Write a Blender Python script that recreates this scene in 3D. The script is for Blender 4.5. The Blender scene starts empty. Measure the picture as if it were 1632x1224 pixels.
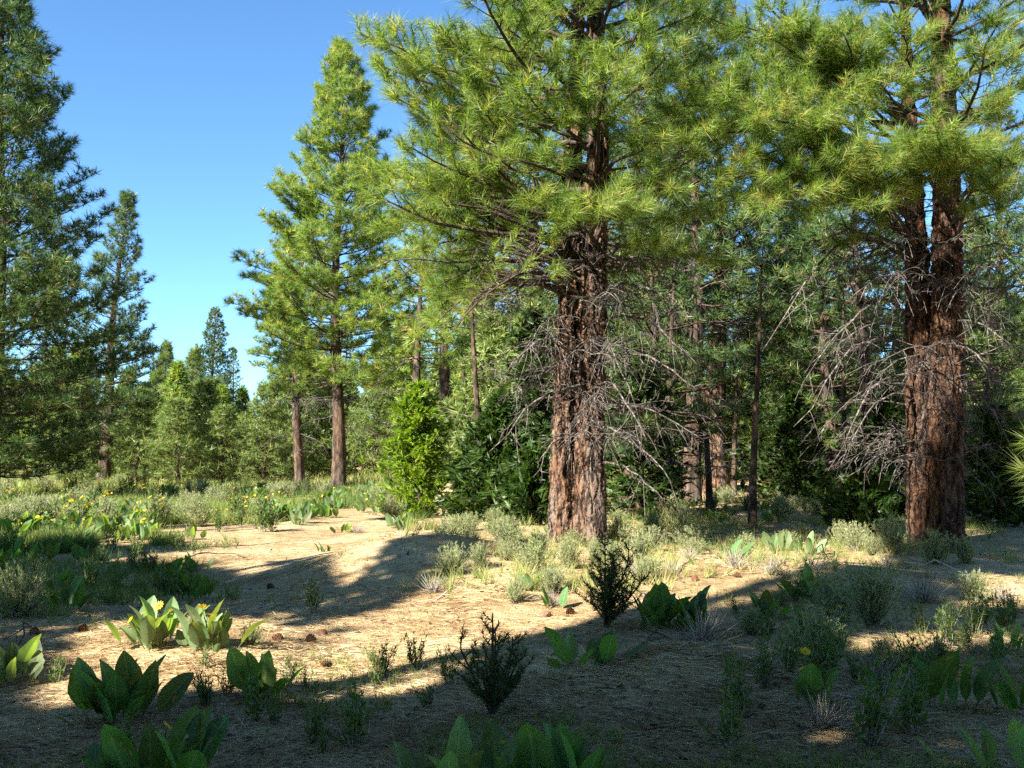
import bpy, math, random
import numpy as np

rng = np.random.default_rng(11)
random.seed(5)
R = math.radians
sc = bpy.context.scene
C = sc.collection

# ------------------------------------------------------------------ camera, sky, sun, exposure
FPX = 1600.0                      # focal length in pixels of a 1632 wide frame
EYE = 1.6
PITCH = R(3.7)
cam_d = bpy.data.cameras.new('camera')
cam_d.sensor_width = 36.0
cam_d.lens = 36.0 * FPX / 1632.0
cam_d.clip_start = 0.05
cam_d.clip_end = 6000
cam = bpy.data.objects.new('camera', cam_d)
C.objects.link(cam)
cam.location = (0, 0, EYE)
cam.rotation_euler = (math.pi / 2 + PITCH, 0, 0)
sc.camera = cam

SUN_EL = R(36)
SUN_H = np.array([-0.72, -0.69]); SUN_H = SUN_H / np.linalg.norm(SUN_H)
SUN = np.array([SUN_H[0] * math.cos(SUN_EL), SUN_H[1] * math.cos(SUN_EL), math.sin(SUN_EL)])   # towards the sun
w = bpy.data.worlds.new('World'); sc.world = w; w.use_nodes = True
nt = w.node_tree
sky = nt.nodes.new('ShaderNodeTexSky'); sky.sky_type = 'NISHITA'; sky.sun_disc = False
sky.sun_elevation = SUN_EL
sky.sun_rotation = math.atan2(SUN[0], SUN[1])
sky.altitude = 2200; sky.air_density = 0.95; sky.dust_density = 0.0; sky.ozone_density = 1.0
bg = nt.nodes['Background']; bg.inputs['Strength'].default_value = 0.058
wb = nt.nodes.new('ShaderNodeMix'); wb.data_type = 'RGBA'; wb.blend_type = 'MULTIPLY'; wb.inputs[0].default_value = 1.0
wb.inputs[7].default_value = (.72, 1.07, 1.27, 1)          # the camera's white balance, the same all over the sky
nt.links.new(sky.outputs[0], wb.inputs[6]); nt.links.new(wb.outputs[2], bg.inputs[0])
sl = bpy.data.lights.new('sun', 'SUN'); sl.energy = 5.0; sl.angle = R(0.55); sl.color = (1.0, 0.94, 0.83)
so = bpy.data.objects.new('sun', sl); C.objects.link(so)
so.location = (-20, -10, 30)
from mathutils import Vector
so.rotation_euler = Vector(SUN).to_track_quat('Z', 'Y').to_euler()
sc.view_settings.view_transform = 'Standard'
sc.view_settings.look = 'None'
sc.view_settings.gamma = 1.0
sc.view_settings.exposure = 2.05
sc.view_settings.use_curve_mapping = False
sc.cycles.max_bounces = 6
sc.cycles.diffuse_bounces = 3
sc.cycles.glossy_bounces = 2
sc.cycles.transmission_bounces = 3
sc.cycles.use_denoising = False
sc.cycles.sample_clamp_indirect = 6.0

# ------------------------------------------------------------------ picture <-> place
cp, sp = math.cos(PITCH), math.sin(PITCH)
def ray(px, py):
    u, v = (px - 816) / FPX, (612 - py) / FPX
    return np.array([u, cp - v * sp, sp + v * cp])
def P(px, py, Y):
    d = ray(px, py)
    return np.array([0, 0, EYE]) + d * (Y / d[1])
def project(p):
    p = np.atleast_2d(p)
    x, y, z = p[:, 0], p[:, 1], p[:, 2] - EYE
    dep = y * cp + z * sp
    v = -y * sp + z * cp
    dep = np.where(np.abs(dep) < 1e-6, 1e-6, dep)
    return 816 + FPX * x / dep, 612 - FPX * v / dep, dep

# ------------------------------------------------------------------ noise and the lie of the land
_perm = np.random.default_rng(3).random((256, 256))
def vnoise(x, y):
    xi = np.floor(x).astype(int); yi = np.floor(y).astype(int)
    fx = x - xi; fy = y - yi
    fx = fx * fx * (3 - 2 * fx); fy = fy * fy * (3 - 2 * fy)
    g = lambda a, b: _perm[a & 255, b & 255]
    return (g(xi, yi) * (1 - fx) + g(xi + 1, yi) * fx) * (1 - fy) + (g(xi, yi + 1) * (1 - fx) + g(xi + 1, yi + 1) * fx) * fy
def fbm(x, y, o=4):
    s = 0; a = .5
    for k in range(o):
        s = s + a * (vnoise(x * 2 ** k + 17 * k, y * 2 ** k + 5 * k) - .5); a *= .5
    return s
def sstep(a, b, x):
    t = np.clip((x - a) / (b - a), 0, 1); return t * t * (3 - 2 * t)
BUMPS = [(1.15, 6.9, .30, 1.2, .9), (-1.2, 13.2, .48, 1.6, 1.3), (3.4, 12.4, .26, 2.0, 1.2), (-3.7, 12.6, -.24, 1.5, 1.8), (0.4, 10.6, .16, 1.3, 1.0), (3.2, 8.6, .14, 1.0, .8),
         (-0.3, 17.5, .18, 2.5, 1.4), (1.0, 16.4, .14, 1.2, 1.0), (5.9, 15.4, .16, 1.2, 1.0), (-2.6, 8.3, .08, 1.2, .7), (-8.5, 22, .15, 4, 3)]
def terrain(x, y):
    x = np.asarray(x, float); y = np.asarray(y, float)
    r = np.hypot(x, y)
    h = .35 * fbm(x / 7, y / 7, 3) * sstep(3, 9, r) + .15 * fbm(x / 1.1 + 9, y / 1.1, 3)
    for bx, by, bh, rx, ry in BUMPS:
        h = h + bh * np.exp(-((x - bx) / rx) ** 2 - ((y - by) / ry) ** 2)
    h = h + .02 * np.clip(y - 20, 0, 45) * sstep(-9, -2, x)
    return h
def tz(x, y): return float(terrain(x, y))
def ground(px, py):
    d = ray(px, py); t = EYE / max(-d[2], .012)
    for _ in range(9):
        x, y = d[0] * t, d[1] * t
        t = .35 * t + .65 * min((EYE - tz(x, y)) / max(-d[2], .012), 130)
    x, y = d[0] * t, d[1] * t
    return np.array([x, y, tz(x, y)])

# ------------------------------------------------------------------ mesh collecting
class Geo:
    def __init__(s): s.v = []; s.q = []; s.t = []; s.n = 0; s.a = []
    def add(s, V, quads=None, tris=None, tint=None):
        V = np.asarray(V, float)
        if quads is not None and len(quads): s.q.append(np.asarray(quads) + s.n)
        if tris is not None and len(tris): s.t.append(np.asarray(tris) + s.n)
        s.v.append(V); s.n += len(V)
        s.a.append(np.full(len(V), .5) if tint is None else np.broadcast_to(np.asarray(tint, float), (len(V),)))
    def merge(s, g):
        for V in [g]:
            if g.n:
                s.add(np.concatenate(g.v), np.concatenate(g.q) if g.q else None, np.concatenate(g.t) if g.t else None, np.concatenate(g.a))
    def mesh(s, name, mat, smooth=False):
        me = bpy.data.meshes.new(name)
        V = np.concatenate(s.v)
        q = np.concatenate(s.q) if s.q else np.zeros((0, 4), int)
        t = np.concatenate(s.t) if s.t else np.zeros((0, 3), int)
        me.vertices.add(len(V)); me.vertices.foreach_set('co', V.astype(np.float32).ravel())
        nl = len(q) * 4 + len(t) * 3
        me.loops.add(nl); me.loops.foreach_set('vertex_index', np.concatenate([q.ravel(), t.ravel()]).astype(np.int32))
        me.polygons.add(len(q) + len(t))
        st = np.concatenate([np.arange(len(q)) * 4, len(q) * 4 + np.arange(len(t)) * 3]).astype(np.int32)
        me.polygons.foreach_set('loop_start', st)
        if smooth: me.polygons.foreach_set('use_smooth', np.ones(len(q) + len(t), bool))
        at = me.attributes.new('tint', 'FLOAT', 'POINT')
        at.data.foreach_set('value', np.concatenate(s.a).astype(np.float32))
        me.update(calc_edges=True)
        me.materials.append(mat)
        return me
def link(name, me, parent=None, loc=None, rz=0, scale=1, rot=None):
    o = bpy.data.objects.new(name, me); C.objects.link(o)
    if parent is not None: o.parent = parent
    if loc is not None: o.location = loc
    o.rotation_euler = rot if rot is not None else (0, 0, rz)
    if scale != 1: o.scale = (scale,) * 3
    return o
def tag(o, label=None, cat=None, group=None, kind=None):
    if label: o['label'] = label
    if cat: o['category'] = cat
    if group: o['group'] = group
    if kind: o['kind'] = kind
    return o
def empty(name, loc, label, cat, group=None, rz=0, scale=1):
    o = link(name, None, None, tuple(loc), rz, scale)
    o.empty_display_size = .2
    return tag(o, label, cat, group)
def nrm(a):
    if a.ndim == 1: return a / max(math.sqrt(a[0] * a[0] + a[1] * a[1] + a[2] * a[2]), 1e-9)
    return a / np.maximum(np.sqrt((a * a).sum(-1, keepdims=True)), 1e-9)
def cross(a, b):
    if a.ndim == 1 and b.ndim == 1:
        return np.array([a[1] * b[2] - a[2] * b[1], a[2] * b[0] - a[0] * b[2], a[0] * b[1] - a[1] * b[0]])
    a0, a1, a2 = a[..., 0], a[..., 1], a[..., 2]; b0, b1, b2 = b[..., 0], b[..., 1], b[..., 2]
    return np.stack([a1 * b2 - a2 * b1, a2 * b0 - a0 * b2, a0 * b1 - a1 * b0], -1)

def tube(g, pts, rad, sides=6, tint=.5, cap=True):
    pts = np.asarray(pts, float); n = len(pts)
    rad = np.broadcast_to(np.asarray(rad, float), (n,))
    T = np.empty_like(pts); T[1:-1] = pts[2:] - pts[:-2]; T[0] = pts[1] - pts[0]; T[-1] = pts[-1] - pts[-2]; T = nrm(T)
    ref = np.array([0.31, 0.17, .93]) if abs(T[:, 2].mean()) < .8 else np.array([.95, .2, .1])
    A = nrm(cross(T, ref)); B = cross(T, A)
    th = np.arange(sides) / sides * 2 * math.pi
    V = pts[:, None] + rad[:, None, None] * (A[:, None] * np.cos(th)[None, :, None] + B[:, None] * np.sin(th)[None, :, None])
    i = np.arange(n - 1)[:, None] * sides; j = np.arange(sides)[None]
    j2 = (j + 1) % sides
    Q = np.stack([i + j, i + j2, i + sides + j2, i + sides + j], -1).reshape(-1, 4)
    V = V.reshape(-1, 3)
    tr = None
    if cap:
        V = np.concatenate([V, pts[-1:] + T[-1:] * rad[-1]])
        b = (n - 1) * sides
        tr = np.stack([b + np.arange(sides), b + (np.arange(sides) + 1) % sides, np.full(sides, n * sides)], -1)
    g.add(V, Q, tr, tint)

def basis(a):
    ref = np.where(np.abs(a[:, 2:3]) < .9, np.array([[0, 0, 1.]]), np.array([[1., 0, 0]]))
    e1 = nrm(cross(a, ref)); return e1, cross(a, e1)
def needles(g, pos, axis, n, L, wid, r, spread=(10, 85), shoot=.12, droop=.0, tint=None, tj=.12, flat=1.0, up=None):
    """bursts of thin leaf blades: one narrow triangle each"""
    pos = np.asarray(pos, float); M = len(pos)
    if M == 0: return
    a = nrm(np.asarray(axis, float)); e1, e2 = basis(a)
    if up is not None: e2 = nrm(up - (up * a).sum(-1, keepdims=True) * a); e1 = cross(a, e2)
    cph = r.uniform(math.cos(R(spread[1])), math.cos(R(spread[0])), (M, n)); sph = np.sqrt(1 - cph ** 2)
    th = r.uniform(0, 2 * math.pi, (M, n))
    d = a[:, None] * cph[..., None] + (e1[:, None] * np.cos(th)[..., None] + e2[:, None] * (flat * np.sin(th))[..., None]) * sph[..., None]
    d = nrm(d)
    b = pos[:, None] - a[:, None] * (shoot * r.random((M, n)))[..., None]
    Ls = np.asarray(L if np.ndim(L) else np.full(M, L))[:, None] * r.uniform(.7, 1.1, (M, n))
    side = nrm(cross(d, r.normal(size=(M, n, 3)))) * (wid / 2)
    tip = b + d * Ls[..., None]; tip[..., 2] -= droop * Ls
    V = np.stack([b - side, b + side, tip], 2).reshape(-1, 3)
    F = np.arange(M * n * 3).reshape(-1, 3)
    tt = (.9 * r.random(M) if tint is None else np.broadcast_to(tint, (M,)))[:, None] + r.normal(0, tj, (M, n))
    g.add(V, None, F, np.repeat(np.clip(tt, 0, 1).ravel(), 3))

# ------------------------------------------------------------------ materials
def mat(name):
    m = bpy.data.materials.new(name); m.use_nodes = True
    n = m.node_tree.nodes; l = m.node_tree.links
    return m, n, l, n['Principled BSDF'], n['Material Output']
def ramp(n, stops):
    r_ = n.new('ShaderNodeValToRGB'); e = r_.color_ramp.elements
    e[0].position, e[0].color = stops[0][0], (*stops[0][1], 1)
    e[1].position, e[1].color = stops[-1][0], (*stops[-1][1], 1)
    for p, c in stops[1:-1]:
        x = e.new(p); x.color = (*c, 1)
    return r_
def leafy(name, stops, trans=.3, rough=.45, spec=.35, tcol=None, noise=None):
    m, n, l, b, out = mat(name)
    at = n.new('ShaderNodeAttribute'); at.attribute_name = 'tint'
    rp = ramp(n, stops)
    src = at.outputs['Fac']
    if noise:
        tx = n.new('ShaderNodeTexNoise'); tx.inputs['Scale'].default_value = noise; tx.inputs['Detail'].default_value = 2
        gi = n.new('ShaderNodeNewGeometry'); l.new(gi.outputs['Position'], tx.inputs['Vector'])
        ad = n.new('ShaderNodeMath'); ad.operation = 'MULTIPLY_ADD'; ad.inputs[1].default_value = .9; 
        l.new(tx.outputs['Fac'], ad.inputs[0]); 
        sb = n.new('ShaderNodeMath'); sb.operation = 'SUBTRACT'; sb.inputs[1].default_value = .45
        l.new(at.outputs['Fac'], sb.inputs[0]); l.new(sb.outputs[0], ad.inputs[2]); src = ad.outputs[0]
    l.new(src, rp.inputs[0]); l.new(rp.outputs[0], b.inputs['Base Color'])
    b.inputs['Roughness'].default_value = rough; b.inputs['Specular IOR Level'].default_value = spec
    t = n.new('ShaderNodeBsdfTranslucent')
    hs = n.new('ShaderNodeMix'); hs.data_type = 'RGBA'; hs.blend_type = 'MULTIPLY'; hs.inputs['Factor'].default_value = 1
    l.new(rp.outputs[0], hs.inputs[6]); hs.inputs[7].default_value = (*(tcol or (1.5, 1.5, .6)), 1)
    l.new(hs.outputs[2], t.inputs['Color'])
    mx = n.new('ShaderNodeMixShader'); mx.inputs[0].default_value = trans
    l.new(b.outputs[0], mx.inputs[1]); l.new(t.outputs[0], mx.inputs[2]); l.new(mx.outputs[0], out.inputs[0])
    return m
def barky(name, stops, scale=(6, 6, 1.6), bump=.6, rough=.9, dist=.02):
    m, n, l, b, out = mat(name)
    tc = n.new('ShaderNodeTexCoord'); mp = n.new('ShaderNodeMapping'); mp.inputs['Scale'].default_value = scale
    l.new(tc.outputs['Object'], mp.inputs[0])
    n1 = n.new('ShaderNodeTexNoise'); n1.inputs['Scale'].default_value = 2.2; n1.inputs['Detail'].default_value = 9; n1.inputs['Roughness'].default_value = .68
    l.new(mp.outputs[0], n1.inputs['Vector'])
    rp = ramp(n, stops); l.new(n1.outputs['Fac'], rp.inputs[0])
    n3 = n.new('ShaderNodeTexNoise'); n3.inputs['Scale'].default_value = .45; n3.inputs['Detail'].default_value = 3; l.new(mp.outputs[0], n3.inputs['Vector'])
    r3 = ramp(n, [(.42, (0, 0, 0)), (.62, (.75, .75, .75))]); l.new(n3.outputs['Fac'], r3.inputs[0])
    hg = n.new('ShaderNodeHueSaturation'); hg.inputs['Saturation'].default_value = .45; hg.inputs['Value'].default_value = .85; l.new(rp.outputs[0], hg.inputs['Color'])
    mg = n.new('ShaderNodeMix'); mg.data_type = 'RGBA'; l.new(r3.outputs[0], mg.inputs[0]); l.new(rp.outputs[0], mg.inputs[6]); l.new(hg.outputs[0], mg.inputs[7])
    l.new(mg.outputs[2], b.inputs['Base Color'])
    n2 = n.new('ShaderNodeTexNoise'); n2.inputs['Scale'].default_value = 9; n2.inputs['Detail'].default_value = 6; n2.inputs['Roughness'].default_value = .7
    l.new(mp.outputs[0], n2.inputs['Vector'])
    bp = n.new('ShaderNodeBump'); bp.inputs['Strength'].default_value = bump; bp.inputs['Distance'].default_value = dist
    l.new(n2.outputs['Fac'], bp.inputs['Height']); l.new(bp.outputs[0], b.inputs['Normal'])
    b.inputs['Roughness'].default_value = rough; b.inputs['Specular IOR Level'].default_value = .15
    return m

M = {}
M['needle'] = leafy('pine_needles', [(0, (.085, .150, .034)), (.35, (.165, .250, .056)), (.75, (.250, .325, .085)), (.94, (.33, .34, .11)), (1, (.44, .28, .13))], .52, .42, .4, (1.6, 1.6, .5))
M['needle_shade'] = leafy('shade_toned_pine_needles', [(0, (.034, .075, .024)), (.4, (.068, .122, .034)), (.85, (.115, .165, .044)), (1, (.22, .17, .06))], .28, .45, .35, (1.4, 1.5, .6))  # darker needle copy: shade of the pines set back, painted into the colour
M['needle_pale'] = leafy('young_pine_needles', [(0, (.10, .15, .042)), (.5, (.165, .22, .062)), (1, (.24, .28, .085))], .3, .45, .35, (1.4, 1.5, .6))
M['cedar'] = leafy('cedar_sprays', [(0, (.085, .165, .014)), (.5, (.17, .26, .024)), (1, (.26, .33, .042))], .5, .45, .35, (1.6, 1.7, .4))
M['cedar_shade'] = leafy('shade_toned_cedar_sprays', [(0, (.018, .045, .010)), (.5, (.038, .078, .014)), (1, (.07, .12, .02))], .35, .45, .35, (1.5, 1.6, .4))  # cedar colour with the shade painted in
M['fir'] = leafy('seedling_needles', [(0, (.030, .058, .018)), (.6, (.058, .095, .026)), (1, (.10, .14, .036))], .3, .5, .3)
M['sage'] = leafy('sagebrush_leaves', [(0, (.15, .20, .075)), (.5, (.26, .31, .125)), (.85, (.37, .39, .18)), (1, (.46, .41, .25))], .25, .7, .15, (1.2, 1.3, .8))
M['forb'] = leafy('herb_leaves', [(0, (.045, .095, .022)), (.6, (.10, .165, .035)), (1, (.20, .24, .06))], .35, .5, .3, (1.5, 1.6, .5))
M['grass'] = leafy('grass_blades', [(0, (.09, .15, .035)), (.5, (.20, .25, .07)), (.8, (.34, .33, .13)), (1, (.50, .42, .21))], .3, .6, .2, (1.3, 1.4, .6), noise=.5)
M['straw'] = leafy('fallen_needles', [(0, (.13, .075, .035)), (.35, (.38, .245, .115)), (.7, (.62, .48, .27)), (1, (.78, .66, .45))], .1, .6, .2, (1, 1, 1))
M['deadbrush'] = leafy('dry_twigs', [(0, (.16, .13, .11)), (.5, (.30, .26, .22)), (1, (.46, .41, .35))], .0, .8, .1)
M['litter'] = leafy('twig_and_bark_litter', [(0, (.06, .035, .022)), (.4, (.16, .09, .055)), (1, (.36, .30, .25))], .0, .85, .1)
M['yellow'] = leafy('yellow_petals', [(0, (.62, .34, .01)), (1, (.85, .58, .03))], .35, .5, .2, (1.2, 1.2, .6))
M['disc'] = leafy('flower_disc', [(0, (.25, .12, .02)), (1, (.55, .28, .03))], 0, .8, .1)
M['bark'] = barky('orange_pine_bark', [(.41, (.013, .009, .007)), (.47, (.050, .030, .021)), (.515, (.145, .076, .043)), (.57, (.235, .14, .082)), (.65, (.20, .155, .12))], (9, 9, 1.7), 1.0, dist=.03)
M['bark_red_shade'] = barky('shade_darkened_red_brown_bark', [(.40, (.012, .009, .007)), (.465, (.038, .020, .012)), (.52, (.105, .047, .022)), (.58, (.155, .078, .040)), (.66, (.13, .095, .07))], (9, 9, 1.7), 1.0, dist=.03)  # red-brown bark, darkened further to paint in the shade on the trunks
M['bark_dark'] = barky('dark_pine_bark', [(.36, (.020, .015, .012)), (.48, (.065, .042, .029)), (.58, (.135, .085, .056)), (.72, (.20, .15, .115))], (4, 4, 1.2), .8, dist=.04)
M['limb'] = barky('limb_bark', [(.3, (.030, .021, .016)), (.55, (.085, .060, .044)), (.75, (.17, .13, .10))], (9, 9, 9), .6, dist=.008)
M['deadwood'] = barky('grey_dead_wood', [(.38, (.036, .029, .025)), (.5, (.095, .078, .066)), (.60, (.20, .175, .15)), (.74, (.38, .35, .31))], (7, 7, 7), .5, dist=.006)
M['bleached'] = barky('bleached_wood', [(.3, (.34, .29, .24)), (.7, (.62, .57, .50))], (9, 9, 9), .4, dist=.004)
M['cone'] = barky('pine_cone_scales', [(.3, (.09, .035, .015)), (.6, (.20, .085, .035)), (.8, (.34, .18, .09))], (30, 30, 30), .3, dist=.003)
M['scrap'] = barky('pale_scrap', [(.3, (.55, .6, .68)), (.8, (.8, .83, .88))], (20, 20, 20), .2, dist=.003)

# big leaves: paler midrib and side veins come from the leaf's own coordinates
def wyethia_mat(name, base, pale):
    m, n, l, b, out = mat(name)
    at = n.new('ShaderNodeAttribute'); at.attribute_name = 'tint'        # 0 on the midrib .. 1 on the margin
    tx = n.new('ShaderNodeTexNoise'); tx.inputs['Scale'].default_value = 9; tx.inputs['Detail'].default_value = 4
    tc = n.new('ShaderNodeTexCoord'); l.new(tc.outputs['Object'], tx.inputs['Vector'])
    oi = n.new('ShaderNodeObjectInfo')
    rp = ramp(n, [(0, pale), (.04, pale), (.11, base), (1, base)]); l.new(at.outputs['Fac'], rp.inputs[0])
    hsv = n.new('ShaderNodeHueSaturation'); l.new(rp.outputs[0], hsv.inputs['Color'])
    mm = n.new('ShaderNodeMath'); mm.operation = 'MULTIPLY_ADD'; mm.inputs[1].default_value = .7; mm.inputs[2].default_value = .35
    l.new(oi.outputs['Random'], mm.inputs[0])
    ma = n.new('ShaderNodeMath'); ma.operation = 'MULTIPLY_ADD'; ma.inputs[1].default_value = .6; l.new(tx.outputs['Fac'], ma.inputs[0]); l.new(mm.outputs[0], ma.inputs[2])
    l.new(ma.outputs[0], hsv.inputs['Value'])
    mh = n.new('ShaderNodeMath'); mh.operation = 'MULTIPLY_ADD'; mh.inputs[1].default_value = .06; mh.inputs[2].default_value = .465
    l.new(oi.outputs['Random'], mh.inputs[0]); l.new(mh.outputs[0], hsv.inputs['Hue'])
    tb = n.new('ShaderNodeTexNoise'); tb.inputs['Scale'].default_value = 26; tb.inputs['Detail'].default_value = 5
    av = n.new('ShaderNodeVectorMath'); av.operation = 'ADD'; l.new(tc.outputs['Object'], av.inputs[0]); l.new(oi.outputs['Random'], av.inputs[1]); l.new(av.outputs[0], tb.inputs['Vector'])
    rb_ = ramp(n, [(.60, (0, 0, 0)), (.68, (1, 1, 1))]); l.new(tb.outputs['Fac'], rb_.inputs[0])
    mb = n.new('ShaderNodeMix'); mb.data_type = 'RGBA'; l.new(rb_.outputs[0], mb.inputs[0]); l.new(hsv.outputs[0], mb.inputs[6]); mb.inputs[7].default_value = (.26, .20, .07, 1)
    hsv = mb; hsv_out = mb.outputs[2]
    l.new(hsv_out, b.inputs['Base Color']); b.inputs['Roughness'].default_value = .58; b.inputs['Specular IOR Level'].default_value = .3
    t = n.new('ShaderNodeBsdfTranslucent')
    hs = n.new('ShaderNodeMix'); hs.data_type = 'RGBA'; hs.blend_type = 'MULTIPLY'; hs.inputs['Factor'].default_value = 1
    l.new(hsv_out, hs.inputs[6]); hs.inputs[7].default_value = (2.2, 2.2, .45, 1); l.new(hs.outputs[2], t.inputs['Color'])
    mx = n.new('ShaderNodeMixShader'); mx.inputs[0].default_value = .38
    l.new(b.outputs[0], mx.inputs[1]); l.new(t.outputs[0], mx.inputs[2]); l.new(mx.outputs[0], out.inputs[0])
    bp = n.new('ShaderNodeBump'); bp.inputs['Strength'].default_value = .35; bp.inputs['Distance'].default_value = .01
    l.new(tx.outputs['Fac'], bp.inputs['Height']); l.new(bp.outputs[0], b.inputs['Normal'])
    return m
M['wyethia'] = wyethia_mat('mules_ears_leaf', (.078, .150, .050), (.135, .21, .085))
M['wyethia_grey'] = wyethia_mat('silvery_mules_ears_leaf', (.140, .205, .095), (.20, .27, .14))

# the ground: pine straw, duff, pale soil
m, n, l, b, out = mat('forest_floor')
tc = n.new('ShaderNodeTexCoord')
def nz(scale, detail=6, rough=.6, vec=None):
    t = n.new('ShaderNodeTexNoise'); t.inputs['Scale'].default_value = scale; t.inputs['Detail'].default_value = detail; t.inputs['Roughness'].default_value = rough
    l.new(vec or tc.outputs['Object'], t.inputs['Vector']); return t
big = nz(.55, 4); midn = nz(5, 6, .65); fine = nz(60, 4, .7)
mp1 = n.new('ShaderNodeMapping'); mp1.inputs['Scale'].default_value = (12, 90, 20); mp1.inputs['Rotation'].default_value = (0, 0, .5); l.new(tc.outputs['Object'], mp1.inputs[0])
mp2 = n.new('ShaderNodeMapping'); mp2.inputs['Scale'].default_value = (85, 14, 20); mp2.inputs['Rotation'].default_value = (0, 0, .9); l.new(tc.outputs['Object'], mp2.inputs[0])
st1 = nz(1, 3, .6, mp1.outputs[0]); st2 = nz(1, 3, .6, mp2.outputs[0])
mxs = n.new('ShaderNodeMath'); mxs.operation = 'MAXIMUM'; l.new(st1.outputs['Fac'], mxs.inputs[0]); l.new(st2.outputs['Fac'], mxs.inputs[1])
r1 = ramp(n, [(.38, (.21, .135, .068)), (.5, (.41, .29, .155)), (.6, (.58, .45, .265)), (.74, (.70, .58, .38))]); l.new(mxs.outputs[0], r1.inputs[0])
r2 = ramp(n, [(.34, (.15, .095, .05)), (.45, (.38, .265, .14)), (.55, (.54, .41, .235)), (.70, (.65, .52, .33))]); l.new(midn.outputs['Fac'], r2.inputs[0])
mc = n.new('ShaderNodeMix'); mc.data_type = 'RGBA'; mc.inputs[0].default_value = .5
l.new(r1.outputs[0], mc.inputs[6]); l.new(r2.outputs[0], mc.inputs[7])
r3 = ramp(n, [(.38, (.62, .58, .52)), (.6, (1.0, 1.0, 1.0))]); l.new(big.outputs['Fac'], r3.inputs[0])
mm = n.new('ShaderNodeMix'); mm.data_type = 'RGBA'; mm.blend_type = 'MULTIPLY'; mm.inputs[0].default_value = 1
l.new(mc.outputs[2], mm.inputs[6]); l.new(r3.outputs[0], mm.inputs[7])
l.new(mm.outputs[2], b.inputs['Base Color']); b.inputs['Roughness'].default_value = .9; b.inputs['Specular IOR Level'].default_value = .1
ad = n.new('ShaderNodeMath'); ad.operation = 'ADD'; l.new(mxs.outputs[0], ad.inputs[0]); l.new(midn.outputs['Fac'], ad.inputs[1])
bp = n.new('ShaderNodeBump'); bp.inputs['Strength'].default_value = .9; bp.inputs['Distance'].default_value = .03
l.new(ad.outputs[0], bp.inputs['Height']); l.new(bp.outputs[0], b.inputs['Normal'])
M['floor'] = m

# ------------------------------------------------------------------ ground sheet
NA, NR = 520, 185
ang = np.arange(NA) / NA * 2 * math.pi
rad = .4 * (2600 / .4) ** (np.arange(NR) / (NR - 1))
X = rad[:, None] * np.sin(ang)[None]; Y = rad[:, None] * np.cos(ang)[None]
Z = terrain(X, Y)
g = Geo()
V = np.stack([X, Y, Z], -1).reshape(-1, 3)
i = np.arange(NR - 1)[:, None] * NA; j = np.arange(NA)[None]; j2 = (j + 1) % NA
Q = np.stack([i + j, i + NA + j, i + NA + j2, i + j2], -1).reshape(-1, 4)[:, ::-1]
V = np.concatenate([V, [[0, 0, tz(0, 0)]]])
T = np.stack([np.arange(NA), (np.arange(NA) + 1) % NA, np.full(NA, NR * NA)], -1)
g.add(V, Q, T[:, ::-1])
me = g.mesh('ground', M['floor'], True)
tag(link('ground', me), 'tan pine straw forest floor with low mounds and a bare path', kind='structure')

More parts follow.
